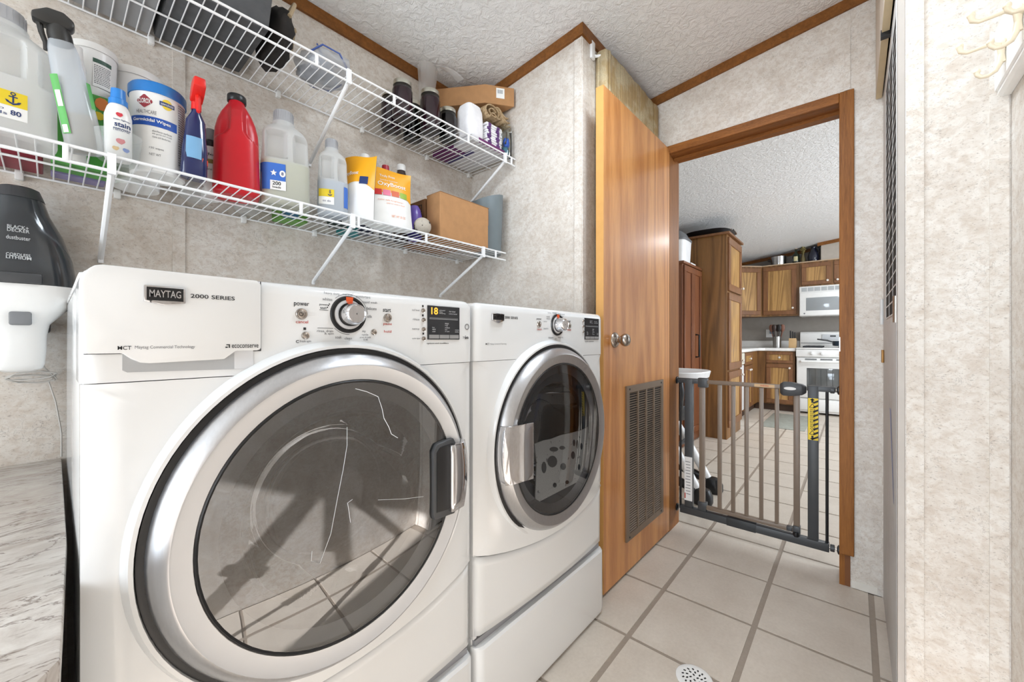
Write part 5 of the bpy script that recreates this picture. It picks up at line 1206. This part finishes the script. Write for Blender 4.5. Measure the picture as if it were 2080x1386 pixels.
for row in range(4):
    zq = .722
    while zq > .628:
        ln_ = rl.uniform(.004, .011); m.add([(xg - .0010, yc + .008 - .005 * row, zq - ln_), (xg - .0010, yc + .0058 - .005 * row, zq - ln_), (xg - .0010, yc + .0058 - .005 * row, zq), (xg - .0010, yc + .008 - .005 * row, zq)], [(0, 1, 2, 3)]); zq -= ln_ + .0025
build('lettering', m, INK, lb, smooth=False)
wl = build('instruction_label', M().box(XG - .0156, XG - .015, gy(1407.8), gy(1392.2), .155, .395), PAPER, gp1, smooth=False, label='white instruction label')
m = M()
for k in range(12): m.box(XG - .0160, XG - .0157, gy(1404), gy(1396 - (k % 3)), .19 + .016 * k, .1935 + .016 * k)
build('lettering', m, INKG, wl, smooth=False); build('red_mark', M().box(XG - .0160, XG - .0157, gy(1394.5), gy(1392.4), .165, .195), INKR, wl, smooth=False)
bl = build('rail_label', M().box(XG - .0118, XG - .0112, gy(1574), gy(1533), .805, .820), plain('tan_label', (206, 172, 128), .5), gt, smooth=False)
m = M(); text(m, 'WARNING', lambda s, q: Vector((XG - .0122, gy(1545 + 17 * s), .809 + .007 * q)), .02); build('lettering', m, INKR, bl, smooth=False)

# ------------------------------------------------------------------ high chair beyond the gate
hc = thing('high_chair', 'white high chair with black seat behind the gate', 'high chair', (2.78, 1.0, 0))
WP = plain('highchair_white', (236, 236, 236), .3)
def loop(x, y, z, hx, hy, p=3): return sec(x, y, z, hx, hy, p, 32)
build('tray', M().loft([loop(2.80, .955, .780, .19, .20), loop(2.80, .955, .787, .215, .222), loop(2.80, .955, .825, .225, .232), loop(2.80, .955, .831, .220, .227), loop(2.80, .955, .821, .195, .20), loop(2.80, .955, .817, .05, .05)]), WP, hc)
build('seat', M().loft([loop(2.82, 1.02, .50, .15, .16), loop(2.82, 1.02, .55, .175, .18), loop(2.82, 1.02, .60, .17, .175)]), BLACK, hc)
build('backrest', M().loft([[(2.70 + .26 * (j / 11), 1.17 + .05 * q + .02 * abs(j / 11 - .5) * 0, .58 + .42 * q) for j in range(12)] + [(2.70 + .26 * (1 - j / 11), 1.20 + .05 * q, .58 + .42 * q) for j in range(12)] for q in (0, .5, 1)]), BLACK, hc)
build('seat_shell', M().tube([(2.66, .86, .80), (2.655, .855, .70), (2.67, .87, .60), (2.72, .92, .54)], [.02, .03, .032, .03], 10), BLACK, hc)
for s_, xx in ((-1, 2.70), (1, 2.95)):
    build('leg', M().tube([(xx, 1.06, .56), (xx - .005, .92, .36), (xx - .01, .80, .16), (xx - .012, .735, .05)], [.030, .028, .026, .024], 12), WP, hc)
    build('leg', M().tube([(xx, 1.04, .56), (xx, 1.22, .28), (xx, 1.36, .05)], [.028, .026, .024], 12), WP, hc)
    build('foot', M().loft([sec(xx - .012, .725, z, .050 * r, .06 * r, 2.4, 24) for z, r in ((.0, .85), (.02, 1), (.06, .98), (.095, .7), (.105, .3))]), BLACK, hc); build('foot', M().loft([sec(xx, 1.38, z, .045 * r, .05 * r, 2.4, 24) for z, r in ((.0, .85), (.02, 1), (.06, .9), (.085, .3))]), BLACK, hc)
    build('side_strut', M().tube([(xx - .01, .74, .07), (xx - .03, 1.0, .16), (xx, 1.34, .07)], [.028, .03, .024], 10), BLACK, hc)
build('crossbar', M().tube([(2.70, .90, .33), (2.95, .90, .33)], .014, 8), BLACK, hc)

# ------------------------------------------------------------------ kitchen
CF = wood('cabinet_frame_oak', (98, 62, 34), (134, 90, 54), (22, 22, 2), 3, .42, .1, .2)
CP = wood('cabinet_panel_oak', (128, 92, 48), (184, 142, 84), (15, 15, 1.0), 12, .42, .1, .55)
CS = wood('cabinet_side_oak', (92, 60, 28), (140, 98, 52), (13, 13, .8), 10, .45, .1, .5)
DKW = wood('dark_cabinet_wood', (92, 52, 32), (130, 80, 50), (18, 18, 1.4), 3, .38, .1, .25)
KN = plain('porcelain_knob', (226, 220, 212), .3)
def front(parent, axis, c, a0, a1, z0, z1, knob=None, mats=(CF, CP), name='cabinet_door', fw=.055, th=.02):
    # axis 'y': faces -Y at Y=c spanning X a0..a1 ; axis 'x': faces -X at X=c spanning Y a0..a1
    def bx(m, p0, p1, q0, q1, d0, d1): return m.box(p0, p1, c + d0, c + d1, q0, q1) if axis == 'y' else m.box(c + d0, c + d1, p0, p1, q0, q1)
    m = M(); bx(m, a0, a1, z0, z0 + fw, -th, 0); bx(m, a0, a1, z1 - fw, z1, -th, 0); bx(m, a0, a0 + fw, z0 + fw, z1 - fw, -th, 0); bx(m, a1 - fw, a1, z0 + fw, z1 - fw, -th, 0)
    d = build(name, m, mats[0], parent, bevel=.003, segs=1)
    m = M(); bx(m, a0 + fw, a1 - fw, z0 + fw, z1 - fw, -th * .45, 0); build('panel', m, mats[1], d, smooth=False)
    if knob:
        ka, kz = knob; pos = (ka, c - th, kz) if axis == 'y' else (c - th, ka, kz)
        prof = [(.006, 0), (.006, -.012), (.014, -.018), (.015, -.024), (.010, -.030), (.001, -.031)]
        m = M(); m.lathe(prof, pos, axis, 14); build('knob', m, KN, d)
    return d
pt = thing('pantry_cabinet', 'tall oak pantry cabinet with grained side panel', 'cabinet', (4.9, 1.35, 0))
build('carcass', M().box(4.57, 5.22, 1.0, 1.74, .0, 2.135), CS, pt, bevel=.002); build('top_moulding', M().box(4.545, 5.24, .97, 1.745, 2.135, 2.158), CF, pt, bevel=.003)
for z0, z1, kz in ((1.55, 2.11, 1.62), (.72, 1.53, .80), (.12, .70, .64)): front(pt, 'y', 1.0, 4.60, 5.20, z0, z1, (5.16, kz), fw=.075)
bc = thing('tall_dark_cabinet', 'reddish brown tall cabinet with long black pull', 'cabinet', (4.2, 1.5, 0))
build('carcass', M().box(3.97, 4.555, 1.255, 1.74, .0, 1.775), DKW, bc, bevel=.002); build('top_board', M().box(3.955, 4.56, 1.235, 1.745, 1.775, 1.80), DKW, bc, bevel=.003)
for k in range(2):
    d = front(bc, 'y', 1.255, 3.99 + .283 * k, 4.268 + .283 * k, .09, 1.765, None, (DKW, DKW), fw=.06)
    if k == 1: build('pull', M().tube([(4.33, 1.235, .86), (4.33, 1.20, .865), (4.33, 1.20, 1.085), (4.33, 1.235, 1.09)], .010, 8), BLACK, d)
ff = thing('storage_container', 'white plastic container with grey lid on dark cabinet', 'container', (4.15, 1.45, 1.80))
cxc, cyc = 4.15, 1.42
build('tub', M().loft([sec(cxc, cyc, z, hx_, hy_, 5, 28) for z, hx_, hy_ in ((1.801, .13, .15), (1.81, .14, .16), (2.02, .15, .17))]), WP, ff); build('lid', M().loft([sec(cxc, cyc, z, hx_, hy_, 5, 28) for z, hx_, hy_ in ((2.02, .155, .175), (2.04, .155, .175), (2.07, .13, .15), (2.11, .12, .13), (2.125, .10, .11))]), milky('grey_lid', (150, 152, 154), .2), ff)
build('spout_lip', M().box(cxc + .05, cxc + .20, 1.24, 1.28, 1.801, 1.815), WP, ff, bevel=.004)
rs = thing('roasting_tray', 'black roasting pan lying on top of pantry', 'pan', (4.8, 1.2, 2.16))
build('pan', M().loft([sec(4.86, 1.23, z, hx_, hy_, 3, 32) for z, hx_, hy_ in ((2.159, .22, .19), (2.165, .25, .21), (2.215, .28, .235), (2.220, .285, .24), (2.212, .26, .22), (2.175, .23, .19))]), BLACK, rs)
for s_ in (-1, 1): build('handle', M().tube([(4.86 + .06 * a, 1.23 - .235 * 1 if s_ < 0 else 1.465, 2.215 + (.018 if abs(a) < 2 else 0)) for a in (-2, -1, 0, 1, 2)], .009, 8), CHROME, rs)
bcs = thing('corner_base_cabinets', 'oak base cabinets in the kitchen corner', 'cabinet', (6.9, 1.2, 0))
cm_ = M(); cm_.box(5.90, 7.50, 1.10, 1.74, .10, .872); cm_.box(6.92, 7.50, .640, 1.10, .10, .872); build('carcass', cm_, CS, bcs)
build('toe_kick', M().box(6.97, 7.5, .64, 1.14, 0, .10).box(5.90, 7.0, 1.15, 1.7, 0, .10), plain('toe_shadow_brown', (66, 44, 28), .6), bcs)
front(bcs, 'x', 6.92, .660, .985, .700, .860, (.82, .78), name='drawer', fw=.038); front(bcs, 'x', 6.92, .660, .985, .115, .685, (.70, .63))
front(bcs, 'y', 1.10, 5.94, 6.45, .700, .860, (6.2, .78), name='drawer', fw=.038); front(bcs, 'y', 1.10, 5.94, 6.19, .115, .685, (6.15, .63)); front(bcs, 'y', 1.10, 6.20, 6.45, .115, .685, (6.24, .63))
ck = M(); ck.loft([[(x, y, z) for x, y in ((5.24, 1.075), (6.82, 1.075), (6.895, 1.0), (6.895, .632), (7.51, .632), (7.51, 1.745), (5.24, 1.745))] for z in (.874, .914)])
tag(build('kitchen_countertop', ck, plain('white_counter', (228, 226, 222), .35), bevel=.004), 'white laminate kitchen countertop in an L shape', 'countertop')
tag(build('backsplash', M().box(7.495, 7.515, .632, 1.745, .915, 1.02), MATS['white_counter'], bevel=.002), 'low white backsplash strip behind the kitchen counter', 'backsplash')
dwh = thing('dishwasher', 'white dishwasher beside the pantry', 'dishwasher', (5.57, 1.3, 0))
build('dishwasher_body', M().box(5.25, 5.885, 1.11, 1.72, .03, .868), WP, dwh); build('dishwasher_door', M().box(5.255, 5.88, 1.085, 1.11, .13, .71), WP, dwh, bevel=.006); build('control_strip', M().box(5.255, 5.88, 1.075, 1.11, .72, .866), plain('dishwasher_bisque', (224, 220, 206), .35), dwh, bevel=.01); build('handle', M().tube([(5.45, 1.075, .74), (5.47, 1.05, .74), (5.67, 1.05, .74), (5.69, 1.075, .74)], .010, 8), MATS['dishwasher_bisque'], dwh)
# wall cabinets
wc = thing('corner_wall_cabinet', 'diagonal oak wall cabinet in the kitchen corner', 'cabinet', (7.2, 1.4, 1.4))
build('carcass', M().prism([(7.20, 1.085), (7.50, 1.085), (7.50, 1.74), (6.85, 1.74), (6.85, 1.42)], 1.395, 2.165), CS, wc)
a_, b_ = Vector((7.20, 1.085, 0)), Vector((6.85, 1.42, 0)); dv = (b_ - a_).normalized(); L_ = (b_ - a_).length
dmx = Matrix.Translation(a_) @ Matrix(((dv.x, dv.y, 0, 0), (dv.y, -dv.x, 0, 0), (0, 0, 1, 0), (0, 0, 0, 1)))
m = M()
for (p0, p1, q0, q1) in ((.03, L_ - .03, 1.42, 1.485), (.03, L_ - .03, 2.075, 2.14), (.03, .095, 1.485, 2.075), (L_ - .095, L_ - .03, 1.485, 2.075)): m.box(p0, p1, -.0, .02, q0, q1, dmx @ Matrix.Translation((0, -.0, 0)))
sgn = 1 if (dmx @ Vector((0, .02, 0)) - a_).dot(Vector((-1, -1, 0))) > 0 else -1
if sgn < 0:
    m = M()
    for (p0, p1, q0, q1) in ((.03, L_ - .03, 1.42, 1.485), (.03, L_ - .03, 2.075, 2.14), (.03, .095, 1.485, 2.075), (L_ - .095, L_ - .03, 1.485, 2.075)): m.box(p0, p1, -.02, 0, q0, q1, dmx)
dd_ = build('cabinet_door', m, CF, wc, bevel=.003, segs=1); build('panel', M().box(.095, L_ - .095, min(0, sgn * .009), max(0, sgn * .009), 1.485, 2.075, dmx), CP, dd_, smooth=False)
w2 = thing('wall_cabinet', 'oak wall cabinet with large grained door left of microwave', 'cabinet', (7.35, .83, 1.4))
build('carcass', M().box(7.20, 7.50, .612, 1.082, 1.395, 2.165), CS, w2); front(w2, 'x', 7.20, .645, 1.065, 1.415, 2.145, (.69, 1.51), fw=.062)
w3 = thing('wall_cabinet', 'short oak wall cabinet above the microwave', 'cabinet', (7.35, .2, 1.8))
build('carcass', M().box(7.20, 7.50, -.16, .608, 1.815, 2.165), CS, w3); front(w3, 'x', 7.20, .245, .585, 1.835, 2.145, (.285, 1.88), fw=.055); front(w3, 'x', 7.20, -.14, .215, 1.835, 2.145, (.175, 1.88), fw=.055)
tag(build('cabinet_top_rail', M().prism([(7.185, -.16), (7.185, 1.083), (6.84, 1.41), (6.84, 1.43), (7.20, 1.09), (7.20, -.16)], 2.1655, 2.178), plain('pale_rail', (196, 170, 140), .5)), 'pale rail along the top of kitchen wall cabinets', 'rail')
sf = wallbox('wall_soffit', 7.205, 7.50, -.16, .36, z0=2.18, mat=plain('soffit_paint', (178, 168, 156), .6))
trim(sloped(7.19, .014, -.16, .40)); 
mw = thing('microwave', 'white over range microwave with vent strip', 'microwave', (7.3, .22, 1.38))
build('microwave_body', M().box(7.13, 7.50, -.155, .607, 1.378, 1.808), WHITE2, mw, bevel=.006)
build('microwave_door', M().box(7.108, 7.13, .04, .600, 1.385, 1.715), WHITE2, mw, bevel=.006)
build('window', M().box(7.105, 7.109, .10, .525, 1.455, 1.64), plain('oven_window_grey', (150, 154, 156), .08, 0, .05, 4, .6), mw, bevel=.002)
for k in range(7): build('vent_slot', M().box(7.126, 7.1295, .06 + .076 * k, .125 + .076 * k, 1.735, 1.790), plain('vent_grey', (170, 172, 172), .5), mw, smooth=False)
build('maker_mark', M().lathe([(.010, 0), (.010, -.002), (.001, -.002)], (7.108, .545, 1.415), 'x', 14), MGREY, mw)
rg = thing('gas_range', 'white freestanding gas range with oven window', 'range', (7.15, .24, 0))
build('range_body', M().box(6.90, 7.49, -.135, .620, .03, .905), WHITE2, rg, bevel=.004); build('cooktop', M().box(6.86, 7.46, -.138, .623, .905, .925), WHITE2, rg, bevel=.005)
build('control_face', M().box(6.862, 6.90, -.138, .623, .80, .90), WHITE2, rg, bevel=.006)
for yy in (.44, .33, .12, .01): build('burner_knob', M().lathe([(.022, 0), (.020, -.022), (.012, -.026), (.001, -.026)], (6.862, yy, .85), 'x', 16), plain('knob_white', (226, 226, 224), .35), rg)
od = build('oven_door', M().box(6.868, 6.90, -.13, .615, .23, .785), WHITE2, rg, bevel=.008)
build('oven_window', M().box(6.8655, 6.869, .0, .50, .33, .645), plain('oven_glass', (92, 94, 94), .06, 0, .1, 6, .6), od, bevel=.003)
rk = M()
for k in range(8): rk.box(6.864, 6.8652, .03 + .062 * k, .036 + .062 * k, .37, .63)
build('rack_wire', rk, plain('rack_grey', (60, 62, 62), .4), od, smooth=False, kind='stuff')
build('oven_handle', M().tube([(6.868, .57, .735), (6.832, .56, .735), (6.822, .24, .735), (6.832, -.08, .735), (6.868, -.09, .735)], .014, 10), WHITE2, od)
for k in range(3): build('oven_vent', M().box(6.865, 6.8685, .05 + .17 * k, .18 + .17 * k, .757, .775), plain('oven_vent_grey', (110, 112, 112), .5), od, smooth=False)
build('storage_drawer', M().box(6.872, 6.90, -.13, .615, .06, .215), WHITE2, rg, bevel=.006)
build('back_guard', M().loft([[(x, y, z) for x, z in ((7.42, .925), (7.405, .99), (7.42, 1.13), (7.44, 1.155), (7.49, 1.155), (7.49, .925))] for y in (-.135, .62)]), WHITE2, rg, bevel=.004)
build('guard_line', M().box(7.4035, 7.4055, -.13, .612, .985, .992), BLACK, rg, smooth=False)
cpn = build('clock_panel', M().box(7.402, 7.412, .10, .36, 1.035, 1.115), plain('panel_pale', (206, 208, 210), .4), rg, bevel=.002); build('clock_display', M().box(7.4012, 7.4022, .20, .265, 1.08, 1.10), BLACK, cpn, smooth=False)
for yb_ in (.44, .05):
    for xb_ in (7.02, 7.28):
        g_ = M(); 
        for k in range(4): g_.box(xb_ - .10, xb_ + .10, yb_ - .09 + .06 * k - .005, yb_ - .09 + .06 * k + .005, .942, .950)
        for s_ in (-1, 1): g_.box(xb_ + s_ * .10 - .006, xb_ + s_ * .10 + .006, yb_ - .11, yb_ + .11, .926, .950)
        build('grate', g_, BLACK, rg)
pn = thing('saucepan', 'dark saucepan with black handle on the range', 'pan', (7.15, .13, .951))
build('pan_body', M().lathe([(.085, 0), (.10, .006), (.105, .07), (.102, .07), (.09, .01), (.001, .008)], (7.15, .13, .951), 'z', 28, cap=False), plain('blue_black_pan', (54, 66, 78), .3, .3), pn); build('handle', M().tube([(7.15, .235, 1.01), (7.14, .30, 1.03), (7.13, .40, 1.045)], [.011, .012, .010], 8), BLACK, pn)
ut = thing('utensil_crock', 'steel utensil holder full of cooking tools on counter', 'utensil holder', (7.30, .90, .915))
build('holder', M().lathe([(.055, 0), (.055, .17), (.052, .17), (.050, .01), (.001, .01)], (7.30, .90, .9155), 'z', 24, cap=False), brushed('steel_holder', (170, 168, 164), .28), ut)
for k in range(7):
    a = k * .9; x1, y1 = 7.30 + .05 * math.cos(a), .90 + .075 * math.sin(a)
    build('utensil', M().tube([(7.30 + .02 * math.cos(a), .90 + .02 * math.sin(a), .93), (x1, y1, 1.17)], .006, 6).loft([sec(x1, y1, z, .012 * r, .030 * r, 2, 12) for z, r in ((1.16, .3), (1.19, .9), (1.24, 1), (1.27, .5))]), plain('utensil_%d' % (k % 3), ((54, 38, 32), (30, 28, 28), (128, 84, 66))[k % 3], .4), ut)
kb = thing('knife_block', 'pale wooden knife block with black handled knives', 'knife block', (7.28, .70, .915))
build('block', M().loft([[(7.22, .655, .9155), (7.34, .655, .9155), (7.34, .745, .9155), (7.22, .745, .9155)], [(7.25, .655, 1.06), (7.37, .655, 1.03), (7.37, .745, 1.03), (7.25, .745, 1.06)]]), plain('beech', (204, 168, 120), .5), kb, bevel=.003)
for k in range(6):
    x_, y_ = 7.27 + .035 * (k // 3), .672 + .028 * (k % 3); build('knife_handle', M().box(x_ - .009, x_ + .009, y_ - .007, y_ + .007, 1.03, 1.15 + .012 * (k % 3) - .02 * (k // 3)), BLACK, kb, bevel=.003)
ol = thing('wall_outlet', 'white double outlet with plug above the kitchen counter', 'outlet', (7.515, 1.02, 1.14)); build('plate', M().box(7.509, 7.519, .985, 1.075, 1.075, 1.20), WHITE2, ol, bevel=.002); build('plug', M().box(7.46, 7.509, .965, 1.02, 1.13, 1.20), plain('blue_grey_plug', (120, 134, 150), .4), ol, bevel=.008)
tag(build('kitchen_rug', M().box(5.55, 6.65, .42, .86, .0005, .008), spotted('pale_rug', (168, 170, 160), (150, 152, 142), 14, .45, .55), bevel=.003), 'pale grey rug on the kitchen floor before the cabinets', 'rug')
# decor over the cabinets
ZD = 2.1786
sp = thing('stock_pot', 'shiny steel pot on top of the wall cabinets', 'pot', (7.27, .88, ZD)); build('pot', M().lathe([(.085, 0), (.095, .005), (.105, .13), (.108, .132), (.10, .13), (.001, .02)], (7.31, .88, ZD), 'z', 28, cap=False), brushed('bright_steel', (206, 206, 206), .15), sp)
build('handle', M().tube([(7.31, .985, ZD + .10), (7.31, 1.02, ZD + .105), (7.31, 1.02, ZD + .08), (7.31, .985, ZD + .07)], .006, 6), BLACK, sp)
gb_ = thing('bottle', 'dark green bottle with label above the wall cabinets', 'bottle', (7.27, .66, ZD)); build('bottle_body', M().lathe([(.042, 0), (.045, .005), (.045, .12), (.015, .165), (.014, .215)], (7.28, .66, ZD), 'z', 20), plain('dark_green_glass', (30, 38, 26), .15), gb_); build('label', M().grid(wrap(.0458, 2.6, 3.7, ZD + .03, ZD + .10, (7.28, .66)), 8, 1), plain('bottle_label', (206, 196, 150), .5), gb_); build('stopper', M().lathe([(.016, 0), (.018, .02), (.001, .022)], (7.28, .66, ZD + .215), 'z', 12), plain('cork', (196, 168, 140), .6), gb_)
vs_ = thing('dried_flowers', 'olive dried flower bunch in slim vase above cabinets', 'dried flowers', (7.28, .575, ZD)); build('vase', M().lathe([(.022, 0), (.026, .004), (.030, .06), (.016, .10), (.018, .12)], (7.28, .575, ZD), 'z', 18), plain('olive_vase', (104, 92, 58), .4), vs_)
rnd = random.Random(3); fm = M()
for k in range(16):
    a = rnd.uniform(0, 6.28); r = rnd.uniform(.01, .05); h_ = rnd.uniform(.16, .235); x_, y_ = 7.28 + r * math.cos(a), .575 + .6 * r * math.sin(a)
    fm.tube([(7.28, .575, ZD + .08), (x_, y_, ZD + h_)], .002, 4); fm.loft([sec(x_, y_, ZD + h_ + z, q, q, 2, 8) for z, q in ((-.01, .004), (0, .012), (.012, .010), (.018, .002))])
build('flower_heads', fm, spotted('dried_olive', (150, 138, 84), (86, 72, 40), 60, .5, .6), vs_, kind='stuff')
bj = thing('ceramic_jug', 'dark blue ceramic jug beside the soffit panel', 'jug', (7.28, .44, ZD)); build('jug_body', M().lathe([(.050, 0), (.066, .01), (.072, .07), (.060, .13), (.030, .175), (.028, .20), (.034, .215)], (7.28, .45, ZD), 'z', 24), plain('cobalt_black', (22, 26, 44), .15, 0, .05, 6, .4), bj); build('handle', M().tube([(7.28, .425, ZD + .20), (7.26, .39, ZD + .18), (7.26, .385, ZD + .13), (7.27, .40, ZD + .10)], .007, 8), MATS['cobalt_black'], bj)

# ------------------------------------------------------------------ out of view: added fill lamp and the tripod whose reflection the washer glass shows
cl_ = thing('fill_lamp', 'added unseen fill lamp over the laundry aisle', 'lamp', (1.10, .36, 2.44))
build('fill_lamp_base', M().lathe([(.16, 0), (.165, .02), (.165, .035)], (1.10, .36, 2.385), 'z', 32), WHITE2, cl_)
build('fill_lamp_shade', M().lathe([(.001, -.006), (.08, -.004), (.14, .006), (.155, .02)], (1.10, .36, 2.37), 'z', 32, cap=False), plain('fill_lamp_diffuser', (240, 238, 230), .5, emit=(255, 246, 232), estr=3.0), cl_)
tp = thing('tripod', 'black tripod reflected in the washer door glass', 'tripod', (-.06, -.05, 0))
hx_, hy_ = -.06, -.05
build('tripod_column', M().tube([(hx_, hy_, .50), (hx_, hy_, .93)], .016, 12), BLACK, tp); build('tripod_head', M().box(hx_ - .035, hx_ + .035, hy_ - .035, hy_ + .035, .90, .96), BLACK, tp, bevel=.008)
for a in (.75, 2.75, 4.6):
    fx, fy = hx_ + .42 * math.cos(a), hy_ + (.42 if math.sin(a) > 0 else .17) * math.sin(a)
    pA, pB = Vector((hx_ + .03 * math.cos(a), hy_ + .03 * math.sin(a), .82)), Vector((fx, fy, .0))
    mid = pA.lerp(pB, .55); l_ = build('leg', M().tube([tuple(pA), tuple(mid)], .016, 10), BLACK, tp); build('leg_clamp', M().tube([tuple(pA.lerp(pB, .50)), tuple(pA.lerp(pB, .56))], .024, 10), BLACK, l_); build('lower_leg', M().tube([tuple(mid), tuple(pB)], .012, 10), BLACK, l_)
